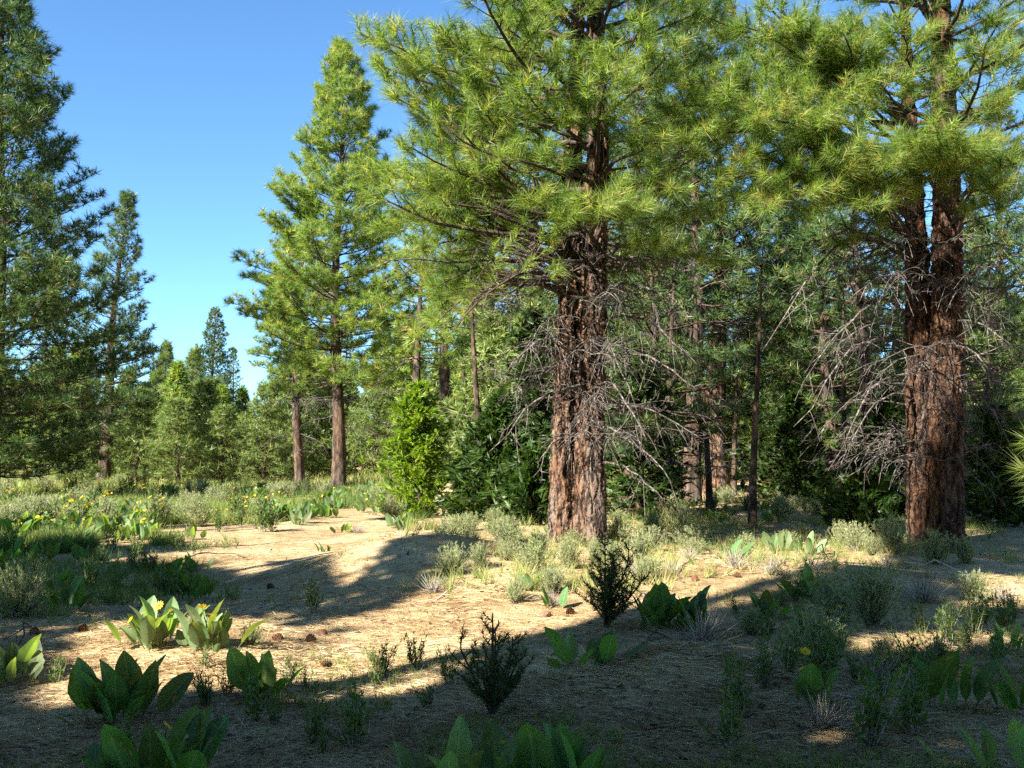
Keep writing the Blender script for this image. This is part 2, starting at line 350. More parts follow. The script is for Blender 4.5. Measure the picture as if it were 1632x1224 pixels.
# ------------------------------------------------------------------ pines
def trunk_geo(g, centre, z0, z1, r0, r1, nth, nz_, r, furrow=.02, flare=.25, cell=.09, lobes=0, taper_pow=1.0):
    z = np.linspace(z0, z1, nz_) if z1 < 9.6 or nz_ < 300 else np.concatenate([np.linspace(z0, 5.6, nz_ - 110), np.linspace(5.6, 9.2, 71)[1:], np.linspace(9.2, z1, 41)[1:]])
    u = (z - z0) / (z1 - z0)
    th = np.arange(nth) / nth * 2 * math.pi
    rr = r0 + (r1 - r0) * u ** taper_pow
    rr = rr * (1 + flare * np.exp(-np.clip(z - z0 - .05, 0, None) / .35))
    cx = np.array([centre(zz) for zz in z])
    ct, st_ = np.cos(th), np.sin(th)
    ph = r.uniform(0, 6.28, 4)
    rad_ = rr[:, None] * (1 + .05 * np.sin(2 * th + ph[0] + .3 * z[:, None]) + .035 * np.sin(3 * th + ph[1] - .5 * z[:, None])
                          + .05 * np.exp(-(z[:, None] - z0) / .5) * np.sin(5 * th + ph[2]))
    if furrow > 0:
        pts = np.stack([rr[:, None] * ct, rr[:, None] * st_, np.broadcast_to((z * .27)[:, None], (nz_, nth))], -1).reshape(-1, 3)
        area = 2 * math.pi * r0 * (z1 - z0) * .27
        k = max(30, int(area / cell ** 2))
        fz = r.uniform(z0 * .27 - .1, z1 * .27 + .1, k); fth = r.uniform(0, 2 * math.pi, k)
        fr = r0 + (r1 - r0) * np.clip((fz / .27 - z0) / (z1 - z0), 0, 1)
        F = np.stack([fr * np.cos(fth), fr * np.sin(fth), fz], -1)
        disp = np.empty(len(pts))
        o = np.argsort(F[:, 2]); F = F[o]; hgt = r.uniform(.55, 1.0, k)
        for row in range(nz_):
            p = pts[row * nth:(row + 1) * nth]
            lo, hi = np.searchsorted(F[:, 2], [p[0, 2] - cell * 2.2, p[0, 2] + cell * 2.2])
            Fs = F[lo:hi] if hi - lo > 2 else F
            hs = hgt[lo:hi] if hi - lo > 2 else hgt
            D = np.linalg.norm(p[:, None] - Fs[None], axis=-1)
            ix = np.argsort(D, 1)[:, :2]
            d1 = np.take_along_axis(D, ix[:, :1], 1)[:, 0]; d2 = np.take_along_axis(D, ix[:, 1:2], 1)[:, 0]
            disp[row * nth:(row + 1) * nth] = np.clip((d2 - d1) / (cell * .5), 0, 1) ** .75 * hs[ix[:, 0]]
        rad_ = rad_ + (disp.reshape(nz_, nth) - .6) * furrow + .25 * furrow * r.normal(size=(nz_, nth)) * .5
    V = np.stack([cx[:, 0:1] + rad_ * ct, cx[:, 1:2] + rad_ * st_, np.broadcast_to(cx[:, 2:3], rad_.shape)], -1).reshape(-1, 3)
    i = np.arange(nz_ - 1)[:, None] * nth; j = np.arange(nth)[None]; j2 = (j + 1) % nth
    Q = np.stack([i + j, i + j2, i + nth + j2, i + nth + j], -1).reshape(-1, 4)
    V = np.concatenate([V, cx[-1:] + [[0, 0, r1]]]); bs = (nz_ - 1) * nth
    T = np.stack([bs + np.arange(nth), bs + (np.arange(nth) + 1) % nth, np.full(nth, nz_ * nth)], -1)
    g.add(V, Q, T)

def limb_pts(start, az, L, e0, e1, r, npt=9, wob=.06):
    """a limb that leaves at elevation e0 and ends at elevation e1 (degrees)"""
    s = L / (npt - 1); p = np.array(start, float); out = [p.copy()]
    a = az
    for k in range(npt - 1):
        f = k / (npt - 2)
        e = R(e0 + (e1 - e0) * f) + r.normal(0, wob); a += r.normal(0, wob)
        p = p + s * np.array([math.cos(a) * math.cos(e), math.sin(a) * math.cos(e), math.sin(e)])
        out.append(p.copy())
    return np.array(out)
def arc_pts(a, b, rise, r, npt=10, wob=.03):
    a = np.asarray(a, float); b = np.asarray(b, float)
    t = np.linspace(0, 1, npt)[:, None]
    p = a + (b - a) * t; L = np.linalg.norm(b - a)
    p[:, 2:3] += rise * np.sin(math.pi * t) 
    wv = r.normal(0, wob * L, (npt, 3)); wv = (wv + np.roll(wv, 1, 0) + np.roll(wv, -1, 0)) / 3
    wv[0] = 0; wv[-1] = 0
    return p + wv
def at_frac(pts, f):
    x = f * (len(pts) - 1); i = min(int(x), len(pts) - 2); q = x - i
    return pts[i] * (1 - q) + pts[i + 1] * q, nrm(pts[i + 1] - pts[i])

def foliate(wood, pts, rbase, tufts, r, dens=1.0, inner=.3, sides=5, twig=True, sec=1.0, upb=.35, step=.16):
    """branchlets and needle bursts along a live limb; tufts collects (pos, axis)"""
    L = np.linalg.norm(np.diff(pts, axis=0), axis=1).sum()
    n = len(pts)
    tube(wood, pts, np.linspace(rbase, max(.006, rbase * .22), n), 5 if sides > 4 else 3)
    k = max(3, int(L / .19 * dens)); sgn = 1
    for q in range(k):
        f = inner + (1 - inner) * (q + r.random() * .8) / k
        p, d = at_frac(pts, min(f, .985)); sgn = -sgn
        up = np.array([0, 0, 1.]); sd = nrm(cross(d, up)) * sgn
        ang_ = R(r.uniform(35, 65))
        dr = nrm(d * math.cos(ang_) + sd * math.sin(ang_) + up * r.normal(.08, .22))
        l2 = sec * (.18 + .42 * L * (1 - f) ** .8 * r.uniform(.5, 1.1)); l2 = min(l2, 1.3 * sec)
        m_ = 5 if sides > 4 else 3
        tt = np.linspace(0, 1, m_)[:, None]
        bp_ = p + dr * l2 * tt + up * (l2 * upb * .6) * tt ** 2
        if twig: tube(wood, bp_, np.linspace(max(.007, rbase * .3 * (1 - f * .5)), .005, m_), 4 if sides > 4 else 3, cap=False)
        de = nrm(bp_[-1] - bp_[-2])
        tufts.append((bp_[-1], nrm(de + up * upb * r.uniform(.2, 1.2))))
        ns = int(l2 * .75 / step)
        for s_ in range(ns):
            ff = 1 - (s_ + 1) * step / l2
            if ff < .15: break
            pp, dd = at_frac(bp_, ff)
            s2 = nrm(cross(dd, up)) * (1 if (s_ % 2) else -1)
            d3 = nrm(dd * .7 + s2 * r.uniform(.3, .9) + up * r.uniform(.1, .6))
            ll = r.uniform(.06, .2)
            if twig and sides > 4: tube(wood, np.array([pp, pp + d3 * ll]), [.005, .004], 3, cap=False)
            tufts.append((pp + d3 * ll, nrm(d3 + up * upb * .6)))
    de = nrm(pts[-1] - pts[-2]); tufts.append((pts[-1], nrm(de + np.array([0, 0, .3]))))

def dead_limb(pts, rbase, r, twigs=9, tl=.7, sides=5, droop=.6, sub=2):
    g = Geo(); n = len(pts)
    tube(g, pts, np.linspace(rbase, max(.004, rbase * .2), n), sides)
    L = np.linalg.norm(np.diff(pts, axis=0), axis=1).sum(); sgn = 1
    for q in range(twigs):
        f = r.uniform(.22, .99); p, d = at_frac(pts, f); sgn = -sgn
        up = np.array([0, 0, 1.]); sd = nrm(cross(d, up)) * sgn
        a = R(r.uniform(30, 75)); dr = nrm(d * math.cos(a) + sd * math.sin(a) + up * r.normal(-.25, .35))
        l2 = tl * r.uniform(.35, 1.1) * (1.15 - f * .6)
        cur = r.uniform(-1.5, .7) * droop
        tt = np.linspace(0, 1, 6)[:, None]; sw = nrm(cross(dr, up)) * r.normal(0, .25)
        bp_ = p + dr * l2 * tt + (up * cur + sw) * l2 * tt ** 2
        r2 = max(.0055, rbase * .32 * (1 - .5 * f))
        tube(g, bp_, np.linspace(r2, .0035, 6), 4, cap=False)
        for _ in range(sub):
            p2, d2 = at_frac(bp_, r.uniform(.3, .95))
            d3 = nrm(d2 + r.normal(0, .75, 3)); l3 = l2 * r.uniform(.2, .5)
            tt3 = np.linspace(0, 1, 4)[:, None]
            b3 = p2 + d3 * l3 * tt3 + up * (r.uniform(-.5, .4) * l3) * tt3 ** 2
            tube(g, b3, np.linspace(r2 * .6, .003, 4), 3, cap=False)
    return g

def path_fn(keys):
    """trunk centre line through (x, y, z) points, linear in z"""
    k = np.array(sorted(keys, key=lambda a: a[2]), float)
    def f(z):
        return np.array([np.interp(z, k[:, 2], k[:, 0]), np.interp(z, k[:, 2], k[:, 1]), z])
    return f

def conifer_limbs(cf, zc0, H, Rmax, r, wood_of, tufts, step=.4, nl=4, dens=1.0, azs=None, low=-10, high=45, inner=.3, sides=5, twig=True, sec=1.0, rl=.045, shape=.75, upb=.35, skip=None, tstep=.16, full=.15, tipup=25, lprune=None):
    z = zc0; a0 = r.uniform(0, 6.28)
    while z < H - .25:
        u = (z - zc0) / (H - zc0)
        k = max(3, int(round(nl + r.normal(0, .6))))
        for q in range(k):
            az = a0 + q * 2 * math.pi / k + r.normal(0, .25)
            L = Rmax * (1 - u) ** shape * (.62 + .38 * min(1, u / full)) * r.uniform(.62, 1.12) + .18
            if azs: L *= azs(az, z)
            if skip and skip(az, z): continue
            e0 = low + (high - low) * u + r.normal(0, 6)
            s = cf(z + r.normal(0, .06))
            pts = limb_pts(s, az, L, e0, e0 + tipup + r.normal(0, 8), r, 8 if sides > 4 else 6, .05)
            if lprune is not None and lprune(pts).mean() < .55: continue
            w_ = wood_of(z)
            foliate(w_, pts, rl * (L / Rmax) ** .6, tufts, r, dens, inner, sides, twig, sec, upb, tstep)
        a0 += 1.1; z += step * r.uniform(.75, 1.25) * (1 - .35 * u)
    top = cf(H - .25)
    tufts.append((top + [0, 0, .25], np.array([0, 0, 1.])))

def leaf_out(tufts, n, L, wid, r, prune=None, **kw):
    pos = np.array([t[0] for t in tufts]); ax = np.array([t[1] for t in tufts])
    if prune is not None:
        k = prune(pos); pos, ax = pos[k], ax[k]
    g = Geo()
    if n > 30:                                   # the crown above the picture: fewer, broader blades
        hi = pos[:, 2] > 10.2
        needles(g, pos[hi], ax[hi], 14, np.full(hi.sum(), L), wid * 2.6, r, **kw)
        pos, ax = pos[~hi], ax[~hi]
        bk = pos[:, 1] > .7                      # the far side of the crown
        needles(g, pos[bk], ax[bk], n // 2, np.full(bk.sum(), L), wid * 1.8, r, **kw)
        pos, ax = pos[~bk], ax[~bk]
    needles(g, pos, ax, n, L * np.clip(r.normal(.98, .2, len(pos)), .5, 1.35), wid, r, **kw)
    return g, len(pos)

NTRI = [0]
def stand_pine(name, label, cat, base, H, r0, zc0, Rmax, seed, tuft=(16, .24, .026), mat_='needle', bark='bark_dark', dead=None, lean=(0, 0), group=None, prune=None, **kw):
    """a whole pine some way off: trunk with its limbs, crown, dead lower limbs"""
    r = np.random.default_rng(seed)
    base = np.asarray(base, float)
    wx = r.normal(0, .05, 6)
    cf = lambda z: np.array([lean[0] * z / H + .12 * math.sin(z * .5 + wx[0] * 60), lean[1] * z / H + .1 * math.sin(z * .43 + wx[1] * 60), z])
    cf0 = cf(0)
    cf2 = lambda z: cf(z) - [cf0[0], cf0[1], 0]
    wood = Geo(); tufts = []
    trunk_geo(wood, cf2, -.25, H - .2, r0, .025, 18, max(40, int(H * 7)), r, furrow=r0 * .12, flare=.3, cell=max(.09, r0 * .45))
    conifer_limbs(cf2, zc0, H, Rmax, r, lambda z: wood, tufts, sides=4, lprune=(lambda p: prune(p + base)) if prune else None, **kw)
    t = empty(name, base, label, cat, group)
    link('trunk', wood.mesh('trunk', M[bark], True), t)
    pr = (lambda p: prune(p + base)) if prune else None
    g, k = leaf_out(tufts, tuft[0], tuft[1], tuft[2], r, pr)
    link('crown', g.mesh('crown', M[mat_]), t)
    NTRI[0] += k * tuft[0]
    if dead:
        n_, za, zb, ln = dead
        for q in range(n_):
            z = r.uniform(za, zb); az = r.uniform(0, 6.28)
            pts = limb_pts(cf2(z), az, ln * r.uniform(.5, 1.1), r.uniform(-15, 20), r.uniform(-45, 10), r, 7, .1)
            gd = dead_limb(pts, .022, r, 8, ln * .45, 4, .6, 2)
            link('dead_limb', gd.mesh('dead_limb', M['deadwood']), t)
    return t
def copy_tree(o, loc, label=None, rz=0, scale=1, group=None):
    c = o.copy(); C.objects.link(c); c.location = tuple(loc); c.rotation_euler = (0, 0, rz); c.scale = (scale,) * 3
    if label: c['label'] = label
    if group: c['group'] = group
    for ch in o.children:
        d = ch.copy(); C.objects.link(d); d.parent = c
        for gch in ch.children:
            e = gch.copy(); C.objects.link(e); e.parent = d
    return c

# ---- the double-trunked pine in the middle
r = np.random.default_rng(101)
YA = 15.6
gA = ground(925, 868); YA = gA[1]
LEAN = {}
def px_path(pts, Y, dy=0):
    return path_fn([P(px, py, Y) + [0, dy, 0] for px, py in pts])
base = np.array([P(930, 860, YA)[0], YA, tz(P(930, 860, YA)[0], YA)])
mainpine = empty('double_trunk_pine', base, 'large orange-barked pine with two fused trunks in the middle of the clearing', 'pine tree')
def loc(f, b): return lambda z: f(z + b[2]) - b
lt = loc(px_path([(899, 900), (902, 700), (908, 500), (911, 330), (917, 200), (922, 60), (926, -250), (928, -600)], YA, .22), base)
rt = loc(px_path([(941, 900), (940, 700), (944, 500), (949, 330), (953, 200), (948, 60), (945, -250), (943, -600)], YA, -.04), base)
g = Geo(); trunk_geo(g, lt, -.3, 11.5, .238, .05, 104, 380, r, .056, .34, .085, taper_pow=1.15)
link('trunk', g.mesh('trunk', M['bark'], True), mainpine)
g = Geo(); trunk_geo(g, rt, -.3, 16.5, .250, .03, 104, 380, r, .056, .36, .085, taper_pow=1.1)
link('trunk', g.mesh('trunk', M['bark'], True), mainpine)
LIMBS = []
def wood_new(z):
    gg = Geo(); LIMBS.append(gg); return gg
tufts = []
def azA(az, z):
    # open ground to the left and towards the camera: longer limbs there
    c = math.cos(az - math.pi * 1.08)
    return .80 + .38 * max(c, -.6)
conifer_limbs(rt, 4.3, 16.3, 3.7, r, wood_new, tufts, step=.40, nl=5, dens=.95, azs=azA, low=-4, high=42, inner=.34, sides=6, rl=.055, sec=1.0, upb=.3, tstep=.15, full=.01,
              skip=lambda az, z: z < 7.5 and math.sin(az) < -.2 and abs(math.cos(az)) < .75 and r.random() < .75)
conifer_limbs(lt, 4.6, 11.4, 2.9, r, wood_new, tufts, step=.55, nl=4, dens=1.0, azs=lambda az, z: .75 + .5 * max(-math.cos(az), -.5), low=0, high=40, inner=.36, sides=6, rl=.045, upb=.3, full=.01,
              skip=lambda az, z: math.cos(az) > .3)
def limb_px(tree_base, tr, z, px, py, Y, rise, rb=.04, dens=.95, inner=.45, sec=.95):
    a = tr(z); bb = P(px, py, Y) - tree_base
    pts = arc_pts(a, bb, rise, r, 11, .025)
    gg = Geo(); LIMBS.append(gg)
    foliate(gg, pts, rb, tufts, r, dens, inner, 6, True, sec, .3, .14)
for a in [(rt, 4.6, 960, 330, YA - 2.6, .2), (rt, 4.7, 1010, 335, YA - 2.0, .2), (lt, 4.5, 850, 320, YA - 2.2, .15), (rt, 4.55, 905, 345, YA - 2.2, .1), (rt, 4.4, 1050, 385, YA - 1.6, .15),
          (lt, 4.4, 780, 330, YA - 1.8, .2), (lt, 4.4, 700, 330, YA - 1.2, .3), (lt, 4.3, 640, 300, YA - .8, .2), (lt, 3.9, 740, 500, YA - 1.2, .5), (lt, 3.9, 790, 520, YA - 1.6, .4), (lt, 3.8, 690, 520, YA - 1.0, .5),
          (rt, 6.2, 600, 60, YA - 1.0, -.2), (rt, 7.0, 570, 50, YA - .5, -.3), (lt, 6.5, 700, 40, YA - 1.5, -.2), (rt, 7.0, 800, 30, YA - 2.0, -.2), (rt, 6.0, 830, 130, YA - 2.3, -.1), (rt, 5.2, 720, 210, YA - 1.8, 0),
          (rt, 6.6, 980, 90, YA - 2.2, 0), (rt, 7.2, 1030, 40, YA - 1.6, 0), (lt, 5.0, 640, 230, YA - 1.2, 0), (lt, 5.4, 620, 150, YA - .6, -.1), (rt, 7.8, 880, 0, YA - 2, 0), (rt, 5.5, 780, 260, YA - 2.4, .1), (lt, 4.6, 600, 360, YA - .2, .2), (lt, 4.4, 660, 400, YA - .4, .3), (lt, 5.0, 590, 280, YA + .3, .1), (rt, 5.0, 1080, 300, YA - 1.5, .2), (rt, 5.6, 1060, 220, YA - 1.8, .1), (lt, 4.2, 700, 420, YA + .6, .3), (lt, 3.8, 770, 490, YA - 1.9, .5), (lt, 3.8, 720, 530, YA - 1.5, .5), (lt, 3.9, 650, 540, YA - .4, .5), (lt, 4.0, 690, 460, YA - 1.0, .4)]:
    limb_px(base, *a)
LM = None
for gg in LIMBS: link('limb', gg.mesh('limb', M['limb']), mainpine)
def open_trunk(p):
    t = (p[:, 0] * SUN[0] + p[:, 1] * SUN[1]) / (SUN[0] ** 2 + SUN[1] ** 2)
    h = p - SUN[None] * t[:, None]
    return ~((t > .4) & (np.hypot(h[:, 0], h[:, 1]) < .60) & (h[:, 2] < 4.4)) | (r.random(len(p)) < .06)
gN, k = leaf_out(tufts, 48, .235, .0088, r, open_trunk, spread=(14, 68), shoot=.27, droop=.10)
link('crown', gN.mesh('crown', M['needle']), mainpine); NTRI[0] += k * 38
print('main pine tufts', k)
# bare dead limbs below the crown
def dead_px(tree, tbase, tr, z, px, py, Y, rise, rb=.03, tw=12, tl=.55, m_='deadwood'):
    pts = arc_pts(tr(z), P(px, py, Y) - tbase, rise, r, 10, .03)
    link('dead_limb', dead_limb(pts, rb * .85, r, tw, tl, 5, .7, 2).mesh('dead_limb', M[m_]), tree)
for a in [(rt, 3.95, 590, 430, YA - 1.0, .35, .045, 12, .7), (rt, 3.7, 800, 480, YA - 1.4, .35, .04, 12, .6), (rt, 3.0, 790, 600, YA - 1.3, .3, .04, 14, .6), (rt, 2.35, 780, 720, YA - 1.0, .35, .035, 14, .6),
          (lt, 2.9, 760, 590, YA - .6, .25, .03, 10, .6), (rt, 1.75, 1070, 770, YA - 1.2, .3, .035, 14, .6), (rt, 1.2, 1060, 800, YA - .9, .2, .03, 10, .5), (rt, 2.1, 1120, 700, YA - .8, .2, .03, 14, .7),
          (rt, 2.7, 1110, 620, YA - 1.2, .3, .035, 15, .7), (rt, 3.3, 1090, 560, YA - 1.4, .3, .035, 15, .7), (rt, 3.8, 1080, 480, YA - 1.5, .2, .04, 15, .7), (rt, 3.6, 1040, 560, YA - 1.0, .4, .03, 12, .6),
          (rt, 4.2, 1110, 430, YA - 1.2, .2, .035, 14, .7), (lt, 3.4, 840, 560, YA - 1.6, .2, .025, 10, .5), (lt, 4.0, 800, 400, YA - 1.2, .2, .03, 14, .6), (lt, 4.1, 720, 400, YA - .8, .25, .03, 14, .6),
          (rt, 3.2, 1010, 640, YA - 1.4, .3, .028, 12, .5), (rt, 2.5, 1030, 700, YA - 1.6, .25, .028, 12, .5), (lt, 1.7, 850, 760, YA - 1.0, .1, .02, 6, .3), (rt, 4.3, 1000, 420, YA - 1.4, .15, .03, 12, .5),
          (rt, 2.9, 1150, 580, YA + .3, .2, .03, 14, .7), (rt, 2.2, 1160, 680, YA + .5, .15, .03, 14, .6), (lt, 4.2, 860, 380, YA - 1.1, .1, .025, 12, .5), (lt, 2.3, 800, 690, YA + .4, .2, .02, 10, .5)]:
    dead_px(mainpine, base, *a)

def dead_random(tree, trs, za, zb, n_, ln, azok):
    for q in range(n_):
        tr = trs[q % len(trs)]; z = r.uniform(za, zb); az = r.uniform(0, 6.28)
        if not azok(az): az = r.uniform(0, 6.28)
        pts = limb_pts(tr(z), az, ln * r.uniform(.4, 1.2), r.uniform(-8, 25), r.uniform(-45, 12), r, 9, .14)
        link('dead_limb', dead_limb(pts, r.uniform(.008, .017), r, 15, .6, 4, .7, 2).mesh('dead_limb', M['deadwood']), tree)
dead_random(mainpine, [rt, lt, rt], 1.5, 5.0, 60, 1.9, lambda a: math.cos(a) > -.3)

# ---- the double-trunked pine to its right
gB = ground(1495, 880); YB = gB[1]
baseB = np.array([P(1492, 870, YB)[0], YB, tz(P(1492, 870, YB)[0], YB)])
rightpine = empty('twin_trunk_pine', baseB, 'shaded red-brown twin-trunk pine with a tangle of bare lower limbs', 'pine tree')
ltB = loc(px_path([(1480, 900), (1474, 700), (1471, 500), (1464, 330), (1452, 150), (1445, -50), (1430, -400)], YB, .15), baseB)
rtB = loc(px_path([(1505, 900), (1504, 700), (1506, 500), (1506, 300), (1502, 150), (1496, 0), (1492, -300), (1490, -600)], YB, -.05), baseB)
g = Geo(); trunk_geo(g, ltB, -.3, 10.0, .27, .05, 100, 350, r, .055, .3, .08, taper_pow=1.25)
link('trunk', g.mesh('trunk', M['bark_red_shade'], True), rightpine)
g = Geo(); trunk_geo(g, rtB, -.3, 15.5, .30, .03, 104, 360, r, .055, .5, .08, taper_pow=1.25)
link('trunk', g.mesh('trunk', M['bark_red_shade'], True), rightpine)
LIMBS = []; tufts = []
conifer_limbs(rtB, 6.2, 15.3, 3.2, r, wood_new, tufts, step=.46, nl=5, dens=.9, azs=lambda az, z: .85 + .3 * max(-math.cos(az), -.5), low=0, high=42, inner=.45, sides=6, rl=.05, upb=.3, full=.01)
conifer_limbs(ltB, 6.2, 9.8, 2.4, r, wood_new, tufts, step=.6, nl=4, dens=.9, low=0, high=40, inner=.45, sides=6, rl=.04, upb=.3, full=.01)
for a in [(rtB, 5.6, 1500, 205, YB - 3.0, .1), (rtB, 5.6, 1460, 225, YB - 2.6, .1), (rtB, 5.5, 1550, 230, YB - 2.5, .1), (rtB, 5.2, 1590, 290, YB - 2.2, .2), (ltB, 6.2, 1100, 130, YB - 1.6, .4), (ltB, 6.2, 1060, 170, YB - 1.4, .5), (ltB, 5.9, 1150, 150, YB - 2.2, .4),
          (ltB, 5.8, 1180, 250, YB - 1.8, .4), (ltB, 5.4, 1140, 290, YB - 1.6, .5), (ltB, 5.4, 1230, 280, YB - 2.0, .3), (ltB, 5.2, 1330, 240, YB - 2.2, .2), (ltB, 6.4, 1250, 60, YB - 1.6, .2), (ltB, 6.8, 1180, 40, YB - 1.8, .2),
          (ltB, 6.8, 1330, 40, YB - 2.2, 0), (rtB, 7.2, 1420, 40, YB - 2.4, 0), (rtB, 7.2, 1600, 20, YB - 1.5, 0), (rtB, 6.6, 1600, 160, YB - 1.2, .1), (ltB, 5.3, 1280, 215, YB - 1.2, .2), (ltB, 7.2, 1110, 20, YB - 1.2, .1), (rtB, 6.4, 1390, 120, YB - 2.4, 0), (rtB, 5.5, 1420, 255, YB - 2.4, .15), (rtB, 5.7, 1530, 225, YB - 2.8, .1), (ltB, 6.0, 1090, 220, YB - 1.9, .4), (ltB, 5.7, 1200, 190, YB - 2.4, .3), (rtB, 5.3, 1620, 260, YB - 2.0, .2), (ltB, 4.9, 1385, 325, YB - 1.9, .3), (ltB, 5.0, 1290, 345, YB - 1.6, .5), (rtB, 4.9, 1600, 330, YB - 1.9, .3), (ltB, 5.1, 1215, 330, YB - 1.9, .5), (ltB, 5.2, 1130, 340, YB - 1.2, .6), (ltB, 4.8, 1340, 390, YB - .6, .3)]:
    limb_px(baseB, *a)
for gg in LIMBS: link('limb', gg.mesh('limb', M['limb']), rightpine)
gN, k = leaf_out(tufts, 48, .235, .0088, r, spread=(14, 68), shoot=.27, droop=.10)
link('crown', gN.mesh('crown', M['needle']), rightpine); NTRI[0] += k * 38
print('right pine tufts', k)
for a in [(ltB, 4.6, 1215, 560, YB - 1.5, 1.2, .045, 14, .6), (ltB, 4.2, 1240, 520, YB - 1.2, .6, .035, 14, .7), (ltB, 3.8, 1280, 610, YB - 1.5, .7, .035, 16, .6), (ltB, 3.3, 1265, 680, YB - 1.2, .6, .035, 14, .5),
          (ltB, 2.6, 1320, 750, YB - 1.6, .6, .04, 12, .5), (ltB, 2.4, 1340, 740, YB - 1.0, .5, .03, 12, .5), (ltB, 1.9, 1350, 760, YB - 1.0, .1, .025, 10, .5), (ltB, 4.8, 1290, 400, YB - 1.4, .3, .035, 15, .7),
          (ltB, 5.0, 1340, 330, YB - 1.2, .2, .03, 14, .6), (ltB, 3.6, 1330, 560, YB - .8, .3, .03, 16, .6), (rtB, 4.5, 1630, 455, YB - 1.0, -.1, .045, 14, .6), (rtB, 3.7, 1625, 560, YB - 1.2, .2, .03, 14, .6), (rtB, 3.3, 1600, 640, YB - 1.0, .4, .03, 12, .5),
          (rtB, 2.6, 1615, 720, YB - .9, .35, .03, 12, .5), (rtB, 5.2, 1640, 330, YB - .6, .1, .03, 14, .7), (rtB, 4.2, 1400, 440, YB - 1.6, .2, .03, 14, .5), (rtB, 4.8, 1430, 380, YB - 1.6, .1, .03, 14, .5), (ltB, 3.2, 1370, 640, YB - 1.4, .2, .025, 14, .5),
          (ltB, 4.4, 1370, 480, YB - 1.2, .3, .03, 16, .6), (rtB, 5.6, 1650, 200, YB, .1, .03, 14, .7), (ltB, 2.9, 1300, 700, YB + .3, .3, .025, 12, .5), (rtB, 1.4, 1600, 800, YB - .5, .1, .025, 8, .4), (rtB, 6.0, 1640, 90, YB - .4, .1, .03, 12, .7), (rtB, 4.0, 1560, 470, YB - 1.2, .2, .03, 14, .5)]:
    dead_px(rightpine, baseB, *a)

dead_random(rightpine, [ltB, rtB], 1.5, 6.4, 68, 2.1, lambda a: math.cos(a) < .6)

# ---- pines at middle distance
def foot(px, py):
    p = ground(px, py); return p
def topz(px_y, base): return P(816, px_y, base[1])[2] - base[2]

b1 = foot(539, 785)
stand_pine('tall_pine', 'tall full pine with bare dark trunk left of the bright cedar', 'pine tree', b1, topz(72, b1), .27, 4.0, 4.3, 21, (28, .27, .019), dead=(16, 1.6, 5.2, 1.9),
           step=.37, nl=5, dens=1.1, low=-12, high=50, inner=.3, sec=1.0, shape=.8, upb=.45, tstep=.2, full=.25)
b2 = foot(478, 776)
stand_pine('leaning_pine', 'slimmer pine with pale-lit trunk just beside the tall full pine', 'pine tree', b2, topz(330, b2), .24, 4.4, 2.5, 22, (26, .27, .019), dead=(14, 1.5, 5, 1.8),
           step=.4, nl=5, dens=.95, low=-8, high=45, inner=.35, upb=.45, tstep=.2, full=.2)
b3 = foot(715, 752)
stand_pine('tall_pine', 'pine with thick dark trunk standing behind the bright cedar', 'pine tree', b3, 17, .36, 6.2, 4.2, 23, (18, .27, .024), dead=(14, 3.5, 6.5, 2.2),
           step=.5, nl=5, dens=.75, low=-15, high=45, inner=.3, upb=.4, tstep=.24, twig=False)
bL = np.array([P(-20, 780, 31)[0], 31, tz(P(-20, 780, 31)[0], 31)])
stand_pine('big_pine', 'big dark dense pine filling the edge of the meadow', 'pine tree', bL, 17.5, .36, .8, 5.0, 24, (24, .29, .024), 'needle_shade', dead=(6, 1, 3, 1.8),
           step=.38, nl=6, dens=.85, low=-8, high=48, inner=.3, upb=.4, tstep=.24, shape=.78, twig=False)
b5 = foot(163, 772)
stand_pine('lone_pine', 'slender open-crowned pine with ragged top against the sky', 'pine tree', b5, topz(312, b5), .30, 2.2, 3.1, 25, (22, .28, .024), 'needle_shade', lean=(.9, 0), dead=(8, 1, 3.4, 1.6),
           step=.42, nl=5, dens=.8, low=-10, high=45, inner=.35, upb=.5, tstep=.26, shape=.85)
# young pines in front of the far trees
def put(px, py_base, Y): 
    x = P(px, py_base, Y)[0]; return np.array([x, Y, tz(x, Y)])
yp = [(215, 46, 628, 1.9, 'pale bushy young pine right beside the slender open-crowned pine', 31), (285, 43, 640, 1.8, 'bright green young pine in the row behind the meadow', 32), (352, 44, 655, 1.4, 'small round-topped young pine in the row behind the meadow', 33),
      (420, 48, 615, 2.2, 'pale young pine just behind the slimmer trunk of the pair', 34), (262, 62, 550, 2.0, 'thin young pine with pointed tip behind the bright young pines', 35), (305, 60, 560, 2.2, 'grey-green young pine rising behind the row of young pines', 36),
      (120, 40, 690, 1.4, 'low pale young pine under the big dark pine', 37), (600, 52, 590, 2.4, 'hazy green pine between the tall pine and the cedar', 38), (660, 60, 560, 2.6, 'far grey-green pine showing above the bright cedar', 39)]
for px, Y_, ty, Rm, lab, sd in yp:
    bb = put(px, 770, Y_)
    stand_pine('young_pine', lab, 'young pine', bb, topz(ty, bb), .09, .25, Rm, sd, (18, .28, .027), 'needle_pale', 'bark_dark', group='young pines along the meadow edge',
               step=.30, nl=6, dens=.8, low=5, high=60, inner=.2, twig=False, upb=.6, tstep=.3, shape=.8, rl=.03, full=.1)
b6 = put(338, 770, 66)
stand_pine('fir_tree', 'dark pointed fir rising above the young pines', 'fir tree', b6, topz(492, b6), .25, 1.5, 2.9, 41, (12, .22, .04), 'needle_shade', step=.34, nl=6, dens=1.1, low=-12, high=35, inner=.15, twig=False, upb=.25, tstep=.3, shape=.9, full=.02)
